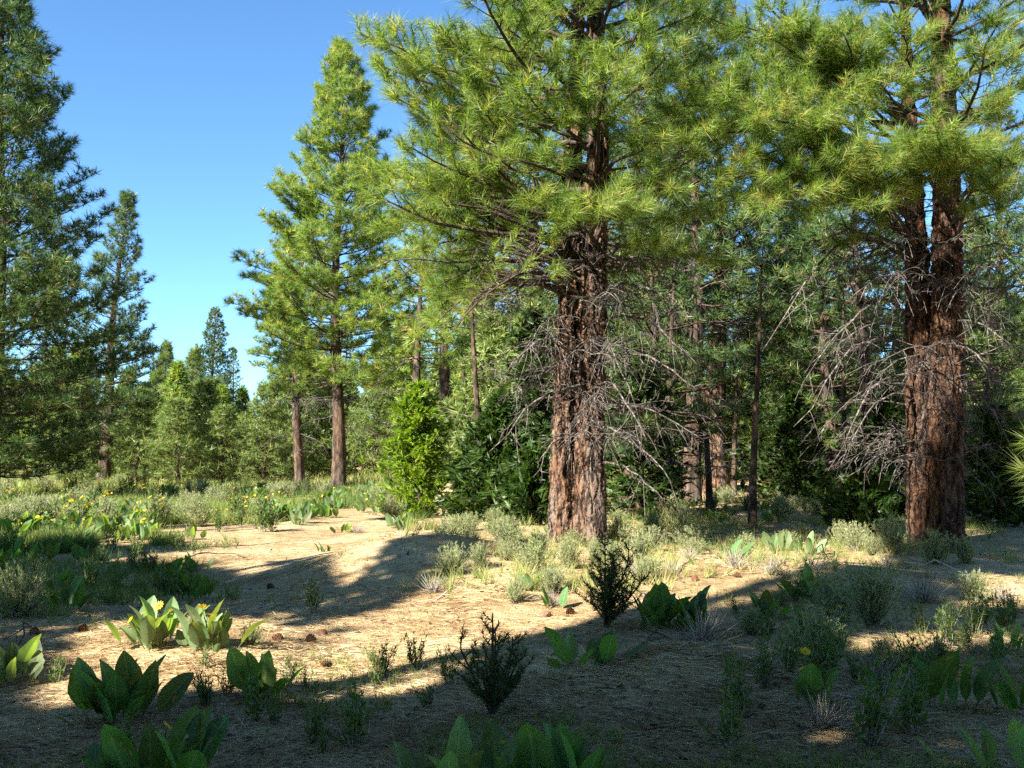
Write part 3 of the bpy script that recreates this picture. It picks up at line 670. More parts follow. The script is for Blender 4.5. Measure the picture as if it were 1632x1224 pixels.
# the shaded stand behind and between the two big pines
mid = [(1103, 26.5, -30, .27, 4.2, 3.0, 'straight dark pine trunk between the two big double pines', 51), (1143, 31, -40, .40, 5.0, 3.4, 'reddish thick trunk set back between the two big double pines', 52), (1378, 24, 250, .22, 4.0, 2.0, 'dark straight trunk just left of the twin-trunk pine', 53),
       (1010, 29, -60, .26, 3.8, 3.2, 'dark pine hidden behind the fused double pine', 54), (1290, 30, 330, .2, 3.2, 2.4, 'short dark pine in the gap between the big pines', 55), (1590, 25, 350, .26, 2.2, 2.4, 'dark dense pine behind the twin trunks near the frame edge', 56),
       (860, 33, -20, .28, 5.0, 3.2, 'pine whose crown shows behind the middle tree foliage', 57), (1240, 36, 290, .26, 3.6, 2.8, 'farther pine whose crown fills the gap beside the slender trunk', 58), (780, 42, 180, .26, 5, 3.2, 'distant pine left of the fused double trunk', 59), (1440, 34, 300, .24, 3.0, 2.6, 'distant pine right behind the twin-trunk pine', 60),
       (1330, 27, 300, .2, 1.6, 2.3, 'dense dark pine left of the twin-trunk pine behind its bare limbs', 63), (1530, 22, 330, .2, 1.4, 2.0, 'dark low-branched pine touching the far side of the twin trunks', 64), (670, 34, 330, .2, 4.5, 2.4, 'pine crown filling the gap left of the middle tree', 65), (1060, 22, 330, .16, 1.8, 1.9, 'thin dark pine just right of the fused double trunk', 66)]
for px, Y_, ty, r0, zc, Rm, lab, sd in mid:
    bb = put(px, 760, Y_)
    stand_pine('background_pine', lab, 'pine tree', bb, max(6.5, topz(ty, bb)), r0, zc, Rm, sd, (20, .27, .023), 'needle' if sd in (57, 59, 65) else 'needle_shade', 'bark_dark' if sd != 52 else 'bark', dead=(9, 1.2, zc + .8, 1.8), group='pines standing back in the shade',  # most take the darker needles, shade painted into their colour
               step=.5, nl=5, dens=.85, low=-14, high=45, inner=.3, upb=.35, tstep=.22, twig=Y_ < 32)
rk = np.random.default_rng(66)
dense = [o for o in C.objects if o.name.startswith('background_pine') and o['label'].split()[0] in ('dense', 'dark')]
for q, (px_, Y_, s_) in enumerate([(985, 40, 1.2), (1040, 46, 1.3), (1110, 42, 1.1), (1185, 45, 1.2), (1215, 33, .9), (1265, 48, 1.1), (1320, 41, 1.0), (1385, 44, 1.1), (1460, 40, 1.0), (1500, 46, 1.2), (1560, 37, 1.0), (1610, 43, 1.1), (1640, 32, .9), (930, 44, 1.2), (820, 50, 1.1), (755, 56, 1.1)]):
    x = P(px_, 760, Y_)[0]
    copy_tree(dense[q % len(dense)], (x, Y_, tz(x, Y_)), 'dark pine deep in the stand behind the two big pines', rk.uniform(0, 6.28), s_ * .95, 'dark pines deep in the stand')
# slender pole-like tree in front of them
bs = foot(1200, 845); H = P(1212, 395, bs[1])[2] - bs[2]
rs = np.random.default_rng(61)
slim = empty('slender_dead_pine', bs, 'slender bare pole-like trunk standing between the two big pines', 'dead tree')
sf = loc(px_path([(1199, 900), (1200, 760), (1207, 600), (1212, 480), (1216, 380)], bs[1]), bs)
g = Geo(); trunk_geo(g, sf, -.2, H, .085, .012, 32, 160, rs, .012, .15, .06); link('trunk', g.mesh('trunk', M['bark_dark'], True), slim)
for q in range(14):
    z = rs.uniform(.8, H - .2)
    pts = limb_pts(sf(z), rs.uniform(0, 6.28), rs.uniform(.4, 1.2), rs.uniform(-10, 35), rs.uniform(-40, 10), rs, 7, .1)
    link('dead_limb', dead_limb(pts, .014, rs, 6, .4, 4, .6, 2).mesh('dead_limb', M['deadwood']), slim)
rq = np.random.default_rng(64)
for px_, Y_ in [(1060, 25), (1085, 33), (1170, 29), (1300, 35), (1345, 24), (1400, 27), (1415, 38), (1225, 40), (765, 30), (815, 36), (745, 44), (1570, 21), (1030, 36), (1130, 24), (1325, 30)]:
    x = P(px_, 760, Y_)[0]
    copy_tree(slim, (x, Y_, tz(x, Y_)), 'thin bare trunk back in the shade between the big pines', rq.uniform(0, 6.28), rq.uniform(1.0, 1.6), 'thin trunks in the shaded stand')
# young pine whose branch ends reach into the frame at the edge
by = np.array([5.15, 8.6, tz(5.15, 8.6)])
ry = np.random.default_rng(62)
edge = empty('young_pine', by, 'young pine at the frame edge with bright needle tufts reaching in', 'young pine')
yf = lambda z: np.array([.03 * math.sin(z), .02 * math.cos(z), z])
g = Geo(); trunk_geo(g, yf, -.2, 3.4, .06, .012, 24, 90, ry, .006, .2, .05); link('trunk', g.mesh('trunk', M['limb'], True), edge)
tf = []
def edge_limb(z, end, rise=0.):
    pts = arc_pts(yf(z), end, rise, ry, 7, .02); gg = Geo(); tube(gg, pts, np.linspace(.02, .007, 7), 5)
    tf.append((pts[-1], nrm(pts[-1] - pts[-2])))
    for s_ in (.55, .7, .85):
        p_, d_ = at_frac(pts, s_); tf.append((p_ + ry.normal(0, .04, 3), nrm(d_ + ry.normal(0, .5, 3) + [0, 0, .3])))
    link('limb', gg.mesh('limb', M['limb']), edge)
edge_limb(1.9, P(1622, 600, 8.5) - by, -.1); edge_limb(1.1, P(1632, 745, 8.4) - by, -.1); edge_limb(1.3, P(1640, 700, 8.9) - by, -.1)
for q in range(16):
    z = ry.uniform(.7, 3.2); az = ry.uniform(-1.6, 1.8)
    edge_limb(z, yf(z) + np.array([math.cos(az), math.sin(az), .25]) * (1.1 - z * .25), -.05)
g, k = leaf_out(tf, 110, .22, .005, ry, spread=(5, 88), shoot=.1, droop=.03); link('crown', g.mesh('crown', M['needle']), edge)

# ---- incense cedars
def cedar(name, label, base, H, Rm, seed, m_='cedar', n=1100, group=None, leaf=(11, .19, .05), low=.02):
    r = np.random.default_rng(seed); t = empty(name, base, label, 'cedar tree', group)
    wood = Geo(); f = lambda z: np.array([.05 * math.sin(z * 1.3 + seed), .05 * math.cos(z + seed), z])
    trunk_geo(wood, f, -.2, H * .93, .035 + .014 * H, .01, 14, 50, r, .006, .2, .06)
    pos = []; ax = []; up = []
    for q in range(n // 14):
        u = low + (1 - low) * (q + r.random()) / (n // 14); u = u; z = u * H * .97; az = q * 2.39996 + r.normal(0, .3)
        L = Rm * (1 - u) ** .8 * r.uniform(.35, 1.3) * min(1, .6 + u * 3) + .12
        pts = limb_pts(f(z), az, L, r.uniform(-8, 22), r.uniform(0, 42), r, 6, .08)
        tube(wood, pts, np.linspace(.018, .004, 6), 3, cap=False)
        for s_ in range(14):
            fr = r.uniform(.25, 1.02); p_, d_ = at_frac(pts, min(fr, .999))
            o = r.normal(0, .05 + .035 * L, 3); 
            pos.append(p_ + o); d3 = nrm(d_ + r.normal(0, .5, 3) + [0, 0, .08]); ax.append(d3)
            up.append(nrm(cross(d3, r.normal(0, 1, 3))))
    g = Geo(); needles(g, pos, ax, leaf[0], leaf[1] * r.uniform(.7, 1.2, len(pos)), leaf[2], r, spread=(3, 50), shoot=.14, flat=.12, up=np.array(up), droop=.03)
    link('trunk', wood.mesh('trunk', M['bark_dark'], True), t); link('crown', g.mesh('crown', M[m_]), t)
    return t
bc = foot(668, 822)
cedar('young_cedar', 'bright green young cedar in full sun beside the path', bc, topz(608, bc), 1.35, 71, 'cedar', 1500, leaf=(11, .17, .042))
bd = put(800, 815, 21.5); 
dk = 'dark cedars in the shade'
cedar('shaded_cedar', 'dark cedar in shade just left of the fused double trunk', bd, 2.7, 1.3, 72, 'cedar_shade', 2000, dk)
cedar('shaded_cedar', 'tall dark cedar behind the fused double trunk', put(850, 800, 24), 5.0, 1.8, 73, 'cedar_shade', 2000, dk)
cedar('shaded_cedar', 'low dark cedar bush against the foot of the fused double trunk', put(846, 800, 19), 1.5, .8, 74, 'cedar_shade', 800, dk)
cedar('shaded_cedar', 'dark cedar bush between fused trunk and slender pole', put(1020, 790, 22), 3.8, 1.4, 75, 'cedar_shade', 1600, dk)
cedar('shaded_cedar', 'dark green cedar bush at the foot of the twin-trunk pine', put(1375, 830, 18.5), 1.6, .9, 76, 'cedar_shade', 800, dk)
cedar('shaded_cedar', 'green cedar beyond the twin-trunk pine on its far side', put(1590, 800, 20), 2.4, 1.2, 77, 'cedar_shade', 1100, dk)
cedar('shaded_cedar', 'dark cedar thicket in the gap behind the slender pole', put(1270, 780, 27), 3.2, 1.6, 78, 'cedar_shade', 1300, dk)
cedar('shaded_cedar', 'green cedar seen between dark trunk and twin-trunk pine', put(1420, 790, 22), 2.8, 1.0, 79, 'cedar_shade', 1000, dk)
cedar('shaded_cedar', 'small dark cedar seedling between bright cedar and fused trunk', put(752, 815, 22), 1.5, .6, 80, 'cedar_shade', 600, dk)

# ---- far forest
fp = []
for sd, Hh in ((91, 14), (92, 11), (93, 17)):
    fp.append((sd, Hh))
far_proto = []
far_lab = 'distant pine in the far line of trees behind the clearing'
rf = np.random.default_rng(95)
spots = []
for q in range(64):
    a = R(-34 + 68 * (q + rf.uniform(0, 1)) / 64); d = rf.uniform(62, 120)
    px_ = 816 + FPX * math.tan(a)
    spots.append((d * math.tan(a), d, px_))
for q, (x, y, px_) in enumerate(spots):
    lim = 1.0
    if 150 < px_ < 420: lim = .40 if px_ > 380 else .55       # the open sky gap over the meadow
    elif px_ <= 150: lim = .8
    elif px_ > 1150: lim = .55
    if q < 3:
        t = stand_pine('distant_pine', far_lab, 'pine tree', (x, y, tz(x, y)), fp[q][1], .26, 1.5, 3.4, fp[q][0], (9, .34, .06), 'needle_shade' if q else 'needle', group='distant tree line', step=.55, nl=5, dens=.5, low=-8, high=45, inner=.25, twig=False, upb=.4, tstep=.4, shape=.8)
        t.scale = (lim,) * 3; far_proto.append(t)
    else:
        copy_tree(far_proto[q % 3], (x, y, tz(x, y)), rz=rf.uniform(0, 6.28), scale=lim * rf.uniform(.75, 1.15))
th = []
thl = 'bushy young pine in the green thicket behind the trunks'
for q in range(150):
    px_ = rf.uniform(-120, 1780)
    d = rf.uniform(50, 85) if px_ < 700 else rf.uniform(30, 70)
    x = P(px_, 760, d)[0]; loc_ = (x, d, tz(x, d)); s_ = rf.uniform(.55, 1.15) * (1 if d < 55 else 1.25)
    if 350 < px_ < 450: s_ *= .8
    if q < 3:
        t = stand_pine('thicket_pine', thl, 'young pine', loc_, (5.5, 4.6, 6.4)[q], .09, .15, (2.0, 2.1, 1.9)[q], 130 + q, (12, .34, .06), ('needle_pale', 'needle_pale', 'needle')[q], group='thicket of young pines',
                       step=.3, nl=6, dens=.65, low=0, high=58, inner=.15, twig=False, upb=.55, tstep=.34, shape=.75, rl=.03, full=.05)
        t.scale = (s_,) * 3; th.append(t)
    else:
        copy_tree(th[q % 3], loc_, rz=rf.uniform(0, 6.28), scale=s_)
print('needle tris so far', NTRI)

# ---- pines out of the frame to the left, whose shade falls across the foreground
def poly_in(px, py, poly):
    poly = np.array(poly, float); ins = np.zeros(len(px), bool); j = len(poly) - 1
    for i in range(len(poly)):
        xi, yi = poly[i]; xj, yj = poly[j]
        c = ((yi > py) != (yj > py)) & (px < (xj - xi) * (py - yi) / (yj - yi + 1e-9) + xi)
        ins ^= c; j = i
    return ins
LIT = [[(290, 845), (560, 820), (640, 836), (430, 878), (380, 905), (300, 885)],
       [(470, 1010), (600, 958), (720, 928), (860, 880), (1010, 860), (1180, 850), (1440, 850), (1400, 905), (1200, 945), (1000, 975), (800, 1000), (730, 1050), (640, 1098), (435, 1095), (395, 1055)],
       [(40, 1035), (170, 975), (380, 965), (480, 1020), (480, 1085), (330, 1085), (60, 1105), (-40, 1120)],
       [(-200, 600), (700, 600), (700, 800), (560, 815), (330, 860), (-200, 865)],
       [(560, 870), (700, 855), (820, 850), (760, 880), (600, 920), (520, 935)],
       [(640, 600), (1800, 600), (1800, 850), (640, 835)],
       [(1300, 1005), (1480, 990), (1632, 985), (1632, 1008), (1330, 1030)], [(1540, 905), (1640, 905), (1640, 955), (1540, 945)], [(1190, 1165), (1340, 1120), (1400, 1128), (1260, 1185)], [(1150, 1040), (1260, 1020), (1270, 1045), (1180, 1065)]]
def shade_prune(p):
    t = (p[:, 2] - .1) / SUN[2]
    gnd = p - SUN[None] * t[:, None]
    px, py, dep = project(gnd)
    lit = np.zeros(len(p), bool)
    for q in LIT: lit |= poly_in(px, py, q)
    lit |= gnd[:, 1] > 30
    keep = ~lit | (dep < 1)
    # nothing that would darken the two big pines
    d15 = (p[:, 1] - 14.0) / SUN[1]
    pz = p - SUN[None] * d15[:, None]
    keep &= ~((pz[:, 2] > .6) & (pz[:, 0] > -7) & (pz[:, 0] < 4.2) & (p[:, 1] < 14))
    # sun reaches the tufts of the young pine at the frame edge
    e8 = p - SUN[None] * ((p[:, 1] - 8.4) / SUN[1])[:, None]
    keep &= ~((e8[:, 0] > 3.7) & (e8[:, 0] < 5.3) & (e8[:, 2] > 1.0) & (e8[:, 2] < 2.6) & (p[:, 1] < 8))
    return keep
for (x, y), Hh, Rm, zc, sd, lab in [((-6.4, -1.4), 12, 3.4, 2.6, 119, 'pine outside the frame between its neighbours beside the camera'), ((-1.6, -4.2), 13, 3.6, 3.4, 118, 'pine directly behind the camera'), ((-9.4, 4.0), 11, 3.0, 2.4, 116, 'pine outside the frame nearest the dark band'), ((-13.2, 8.6), 11, 3.0, 2.4, 117, 'pine outside the frame by the meadow shade'), ((-7.2, 1.6), 17.5, 3.6, 3.2, 111, 'pine standing outside the frame beside the camera'), ((-4.6, -3.2), 13, 3.6, 3.0, 112, 'pine standing behind the camera'), ((-11.8, 6.6), 12.5, 3.2, 2.6, 113, 'pine outside the frame beyond the meadow corner'),
                                    ((-14.6, 11.4), 12, 3.0, 2.6, 114, 'farther pine outside the frame by the meadow'), ((-10.5, -2.5), 15, 3.6, 4.0, 115, 'tall pine behind the camera on the sunny side')]:
    shp = stand_pine('shade_pine', lab, 'pine tree', (x, y, tz(x, y)), Hh, .25, zc, Rm, sd, (8, .32, .10), 'needle', 'bark_dark', group='pines just outside the frame', prune=shade_prune,
               step=.38, nl=5, dens=1.0, low=-8, high=45, inner=.22, twig=False, upb=.35, tstep=.2, shape=.6)

# unseen pines added behind and beside the camera to block sky light over the foreground
canopy = stand_pine('sky_block_pine', 'unseen dense pine added behind the camera to block sky light', 'pine tree', (2.6, -4.6, tz(2.6, -4.6)), 15, .28, 3.6, 4.3, 140, (10, .36, .10), 'needle_shade', group='dense pines behind the camera', step=.42, nl=6, dens=.6, low=-6, high=45, inner=.2, twig=False, upb=.3, tstep=.3, shape=.55)
for k, (x, y) in enumerate([(7.6, .8), (6.6, -3.6), (11.2, 5.6), (-2.2, -8.5), (10.5, -1.5), (1.5, -10)]):
    copy_tree(canopy, (x, y, tz(x, y)), None, rf.uniform(0, 6.28), rf.uniform(.9, 1.1))
for k, (x, y) in enumerate([ (4.5, -7), (12.5, 3), (-1.5, -12), (8, -13), (-8, -12), (15, -8), (17, 5), (1, -19)]):
    copy_tree(far_proto[0], (x, y, tz(x, y)), 'unseen pine added behind the camera to cut sky light', rf.uniform(0, 6.28), rf.uniform(.9, 1.1), 'pines behind the camera')

# ------------------------------------------------------------------ mule's ears and flowers
def leaf_mesh(seed, L, W, curl, fold, wave, m_):
    r = np.random.default_rng(seed); nu, nv = 4, 11
    V = []; tn = []
    for i in range(nv):
        t = i / (nv - 1); s = max(0, (t - .20) / .80)
        wv = W / 2 * (math.sin(math.pi * s ** .80) ** .72 if 0 < s < 1 else 0) + .004
        bend = curl * t * t
        y = L * t * math.cos(bend * .6); zz = -L * .35 * bend * t
        for k in range(-nu, nu + 1):
            u = k / nu; jg = 1 + (r.normal(0, .07) if abs(k) == nu else 0)
            V.append((u * wv * jg + .012 * math.sin(3.1 * t + seed), -(zz + fold * abs(u) * wv + wave * math.sin(9 * t + (2 if u > 0 else 0)) * abs(u) * W), y)); tn.append(abs(u))
    n_ = 2 * nu + 1
    Q = [(i * n_ + k, i * n_ + k + 1, (i + 1) * n_ + k + 1, (i + 1) * n_ + k) for i in range(nv - 1) for k in range(n_ - 1)]
    g = Geo(); g.add(V, Q, None, np.array(tn)); return g.mesh('leaf', M[m_], True)
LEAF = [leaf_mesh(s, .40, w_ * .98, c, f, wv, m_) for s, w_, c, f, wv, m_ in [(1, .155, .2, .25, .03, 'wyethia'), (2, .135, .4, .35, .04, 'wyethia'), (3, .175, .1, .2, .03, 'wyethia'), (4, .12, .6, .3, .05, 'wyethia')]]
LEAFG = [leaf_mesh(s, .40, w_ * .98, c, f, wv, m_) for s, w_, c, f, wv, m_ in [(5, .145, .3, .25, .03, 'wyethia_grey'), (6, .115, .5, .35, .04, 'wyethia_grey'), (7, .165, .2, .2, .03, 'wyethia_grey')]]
g = Geo(); rr_ = np.random.default_rng(4)
for q in range(11):
    a = q / 11 * 6.283; d = np.array([math.cos(a), math.sin(a), .15]); s = np.array([-math.sin(a), math.cos(a), 0])
    g.add([d * .008 - s * .004, d * .008 + s * .004, d * .026 + s * .007, d * .042, d * .026 - s * .007], [(0, 1, 2, 4)], [(4, 2, 3)], rr_.random())
PETALS = g.mesh('petals', M['yellow'])
g = Geo(); tube(g, [(0, 0, -.01), (0, 0, .0), (0, 0, .008)], [.009, .014, .008], 8); DISC = g.mesh('disc', M['disc'])
g = Geo(); tube(g, [(0, 0, 0), (.01, 0, .12), (.0, .01, .25), (.01, .01, .34)], [.005, .0045, .004, .004], 5); STEM = g.mesh('stem', M['forb'])
def flower(parent, r, x=0, y=0, s=1.0, tilt=None):
    st = link('flower_stalk', STEM, parent, (x, y, 0), 0, s, (r.normal(0, .2), r.normal(0, .2), r.uniform(0, 6.28)))
    h = link('flower_head', PETALS, st, (.01, .01, .34), 0, 1, (r.uniform(.2, .9), r.uniform(-.3, .3), r.uniform(0, 6.28)))
def mules_ears(loc, n, size, seed, label, leaves=None, spread=38, nflow=0, group=None):
    r = np.random.default_rng(seed)
    t = empty('mules_ears_plant', loc, label, 'plant', group)
    pool = leaves or LEAF
    n = int(n * 1.6); c = R(spread)
    for k in range(n):
        bx, by = r.normal(0, .10 * size, 2); by *= .8; d_ = math.hypot(bx, by) / (.13 * size)
        az = math.atan2(by, bx) + r.normal(0, .7)
        til = abs(r.normal(.12, .12)) + c * .42 * d_ * r.uniform(.5, 1.2); til = min(til, 1.35)
        s = size * float(np.clip(r.normal(.84, .2), .35, 1.15))
        link('leaf', pool[int(r.integers(len(pool)))], t, (bx, by, -.025), 0, s, (-til, r.normal(0, .22), az - math.pi / 2 + r.normal(0, .5)))
    for k in range(nflow):
        flower(t, r, r.normal(0, .08), r.normal(0, .08), r.uniform(.7, 1.05))
    return t
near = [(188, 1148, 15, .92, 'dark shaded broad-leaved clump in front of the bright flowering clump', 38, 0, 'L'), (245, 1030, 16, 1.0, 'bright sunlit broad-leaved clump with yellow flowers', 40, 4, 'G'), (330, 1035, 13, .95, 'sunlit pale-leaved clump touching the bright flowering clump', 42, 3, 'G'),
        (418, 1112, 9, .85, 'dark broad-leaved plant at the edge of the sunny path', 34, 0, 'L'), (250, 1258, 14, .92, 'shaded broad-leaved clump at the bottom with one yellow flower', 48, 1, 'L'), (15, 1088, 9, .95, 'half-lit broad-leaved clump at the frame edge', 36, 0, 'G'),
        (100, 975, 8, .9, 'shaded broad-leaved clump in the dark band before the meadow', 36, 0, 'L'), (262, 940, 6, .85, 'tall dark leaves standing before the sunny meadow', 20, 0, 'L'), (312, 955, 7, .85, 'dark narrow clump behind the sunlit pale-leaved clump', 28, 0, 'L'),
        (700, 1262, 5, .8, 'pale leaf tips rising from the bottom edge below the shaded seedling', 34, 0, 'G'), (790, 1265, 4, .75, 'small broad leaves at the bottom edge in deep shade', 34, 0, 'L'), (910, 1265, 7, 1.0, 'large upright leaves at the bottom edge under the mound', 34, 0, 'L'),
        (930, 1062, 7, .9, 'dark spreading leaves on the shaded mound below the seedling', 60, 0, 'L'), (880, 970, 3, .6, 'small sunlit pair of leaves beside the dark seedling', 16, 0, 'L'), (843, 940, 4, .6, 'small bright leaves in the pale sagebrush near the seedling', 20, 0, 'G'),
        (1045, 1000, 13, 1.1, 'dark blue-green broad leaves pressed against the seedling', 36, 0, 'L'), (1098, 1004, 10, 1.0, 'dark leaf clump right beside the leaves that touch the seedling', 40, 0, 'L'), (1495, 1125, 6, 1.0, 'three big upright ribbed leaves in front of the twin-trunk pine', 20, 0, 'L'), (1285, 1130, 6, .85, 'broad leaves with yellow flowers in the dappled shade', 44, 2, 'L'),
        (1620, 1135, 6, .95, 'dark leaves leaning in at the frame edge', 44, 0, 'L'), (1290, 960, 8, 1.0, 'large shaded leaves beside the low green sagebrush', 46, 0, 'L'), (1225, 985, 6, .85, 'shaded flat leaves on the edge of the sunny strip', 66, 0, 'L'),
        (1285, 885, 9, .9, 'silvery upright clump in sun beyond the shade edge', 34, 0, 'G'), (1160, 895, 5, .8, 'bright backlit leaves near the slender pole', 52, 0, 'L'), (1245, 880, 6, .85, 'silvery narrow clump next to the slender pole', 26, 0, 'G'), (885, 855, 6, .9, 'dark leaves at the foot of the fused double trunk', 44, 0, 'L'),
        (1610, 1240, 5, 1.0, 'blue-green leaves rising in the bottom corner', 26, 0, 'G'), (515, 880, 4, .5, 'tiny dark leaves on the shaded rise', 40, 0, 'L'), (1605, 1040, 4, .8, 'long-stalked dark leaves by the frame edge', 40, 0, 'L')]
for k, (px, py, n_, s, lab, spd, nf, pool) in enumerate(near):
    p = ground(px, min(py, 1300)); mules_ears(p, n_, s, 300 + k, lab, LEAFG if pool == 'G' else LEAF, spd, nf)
rm = np.random.default_rng(77)
k = 0
for q in range(620):
    px = rm.uniform(-20, 660); py = rm.uniform(782, 900)
    p = ground(px, py)
    if vnoise(np.array(p[0] / 1.6), np.array(p[1] / 3.2)) < .46: continue
    if py > 838 and px > 300 + rm.normal(0, 40): continue
    if py > 862: continue
    mules_ears(p, int(rm.integers(5, 9)), rm.uniform(.75, 1.15), 900 + q, 'broad-leaved plant among the sagebrush in the sunny meadow', LEAFG if rm.random() < .5 else LEAF, 40, int(rm.random() < .35) * 2, 'broad-leaved plants of the sunny meadow')
    k += 1
    if k > 190: break
for q in range(40):
    px = rm.uniform(980, 1420); py = rm.uniform(770, 838); p = ground(px, py)
    mules_ears(p, int(rm.integers(4, 8)), rm.uniform(.7, 1.0), 1400 + q, 'broad-leaved plant in the undergrowth between the two big pines', LEAFG if rm.random() < .4 else LEAF, 44, 0, 'broad-leaved plants between the big pines')

# ------------------------------------------------------------------ sagebrush, herbs, seedlings
def sage_meshes(seed, h, n=70, m_='sage', leaf=(5, .045, .011), bare=False, spr=.5):
    r = np.random.default_rng(seed); wood = Geo(); pos = []; ax = []; tn = []
    for q in range(n):
        az = r.uniform(0, 6.28); tl = abs(r.normal(0, spr)); L = h * r.uniform(.55, 1.1)
        d = np.array([math.cos(az) * math.sin(tl), math.sin(az) * math.sin(tl), math.cos(tl)])
        b_ = np.array([r.normal(0, .05 * h), r.normal(0, .05 * h), -.02])
        tt = np.linspace(0, 1, 5)[:, None]
        pts = b_ + d * L * tt + np.array([r.normal(0, .06), r.normal(0, .06), .08]) * L * tt ** 2
        tube(wood, pts, np.linspace(.0045, .0015, 5), 3, r.random(), cap=False)
        for f in np.linspace(.3, 1, 9):
            p_, d_ = at_frac(pts, min(f, .999)); pos.append(p_ + r.normal(0, .012, 3)); ax.append(nrm(d_ + r.normal(0, .35, 3))); tn.append(r.random())
    g = Geo()
    if not bare: needles(g, pos, ax, leaf[0], leaf[1], leaf[2], r, spread=(5, 55), shoot=.02, tint=np.array(tn) * .7 + .15)
    return wood.mesh('stems', M['deadbrush']), (None if bare else g.mesh('leaves', M[m_]))
SAGE = [sage_meshes(s, .44, 105, leaf=(6, .05, .0065), spr=(.38, .5, .62)[s % 3]) for s in (1, 2, 3, 4)]
HERB = [sage_meshes(s, .30, 11, 'forb', (3, .055, .012), spr=.32) for s in (11, 12, 13)]
DRY = [sage_meshes(s, .34, 90, bare=True, spr=.95) for s in (21, 22)]
def brush(name, label, cat, p, size, kind, group=None, squash=1.0):
    st, lv = kind[int(rm.integers(len(kind)))]
    t = empty(name, p, label, cat, group, rm.uniform(0, 6.28), size)
    if squash != 1: t.scale = (size, size, size * squash)
    link('stems', st, t)
    if lv: link('foliage', lv, t)
    return t
for px, py, s, lab in [(722, 918, 1.0, 'upright pale green sagebrush on the sunny edge of the mound'), (735, 870, 1.2, 'green sagebrush half in shade left of the fused trunk'), (790, 850, 1.1, 'sunlit grey-green sagebrush beside the fused trunk'), (765, 905, .8, 'low sagebrush beside the upright pale sagebrush'),
                       (905, 905, 1.0, 'pale sagebrush in front of the fused double trunk'), (985, 870, 1.2, 'big pale sagebrush right of the fused double trunk'), (1020, 900, 1.1, 'silvery sagebrush behind the dark seedling'), (950, 900, .9, 'pale sagebrush touching the top of the seedling'),
                       (1040, 855, 1.2, 'sagebrush in sun farther behind the seedling'), (880, 945, .8, 'low pale brush beside the small sunlit leaf pair'), (820, 960, .7, 'thin pale brush on the open straw'), (1390, 1000, 1.5, 'wide green sagebrush in dappled shade'),
                       (1330, 990, 1.2, 'leafy sagebrush against the large shaded leaves'), (1420, 880, 1.4, 'tall grey sagebrush before the twin-trunk pine'), (1490, 900, 1.3, 'grey sagebrush against the foot of the twin-trunk pine'), (1340, 870, 1.1, 'small pale sagebrush near the silvery clump'),
                       (1190, 890, .9, 'sagebrush at the foot of the slender pole'), (30, 985, 1.4, 'shaded tall brush at the dark frame edge'), (1300, 1060, 1.1, 'green brush behind the yellow flowers'), (1540, 900, 1.0, 'thin brush on the shaded side of the twin trunk'), (1555, 960, .9, 'pale stalky brush by the frame edge'),
                       (1240, 830, 1.3, 'grey sagebrush right behind the slender pole'), (1090, 840, 1.1, 'sagebrush between the fused trunk and the slender pole'), (400, 1030, .5, 'tiny pale tuft beside the sunlit clump')]:
    brush('sagebrush', lab, 'shrub', ground(px, py), s * .78, SAGE)
k = 0
for q in range(500):
    px = rm.uniform(-20, 680); py = 770 + 105 * rm.random() ** 1.2; 
    if py > 832 and px > 290 + rm.normal(0, 30): continue
    if py > 858: continue
    brush('sagebrush', 'grey-green sagebrush in the sunny meadow', 'shrub', ground(px, py), rm.uniform(.8, 1.5), SAGE, 'sagebrush of the sunny meadow', rm.uniform(.7, 1)); k += 1
    if k > 64: break
for q in range(50):
    px = rm.uniform(970, 1632); py = rm.uniform(765, 840)
    brush('sagebrush', 'grey-green sagebrush in the undergrowth behind the two big pines', 'shrub', ground(px, py), rm.uniform(.8, 1.4), SAGE, 'sagebrush behind the big pines', rm.uniform(.7, 1))
for px, py, s, lab in [(500, 975, 1.0, 'thin green herb in the shade beside the mound'), (1385, 1190, 1.5, 'bright green leafy herb at the foot of the big ribbed leaves'), (1450, 1170, 1.3, 'feathery herb growing in front of the big ribbed leaves'), (1180, 1130, .9, 'thin herb in the shade near the yellow flowers'),
                       (405, 1150, .9, 'pale feathery herb in front of the dark path-side plant'), (560, 1190, 1.1, 'weedy green herb in the foreground shade'), (610, 1080, .8, 'thin stalky herb on the edge of the sunlit straw'), (660, 1065, .8, 'sparse herb beside the shaded seedling'), (500, 1185, .8, 'small herb in the dark foreground'),
                       (1550, 1010, 1.1, 'low leafy herb in the sunny patch near the edge'), (1600, 1010, 1.1, 'leafy herb at the frame edge in sun'), (1470, 1010, .9, 'slim herb in the dappled patch'), (1225, 1020, .9, 'fine herb among the shaded flat leaves'), (780, 850, 1.2, 'leafy herb behind the mound'),
                       (850, 890, 1.1, 'low green herb at the shaded foot of the fused trunk'), (90, 1090, .6, 'pale low herb on the sunny straw'), (205, 1215, .7, 'little fern-like herb among the bottom leaves'), (1160, 1190, 1.0, 'herb in the shade at the foot of the mound'), (50, 930, 1.3, 'tall green herb in the shaded band')]:
    brush('green_herb', lab, 'plant', ground(px, py), s, HERB)
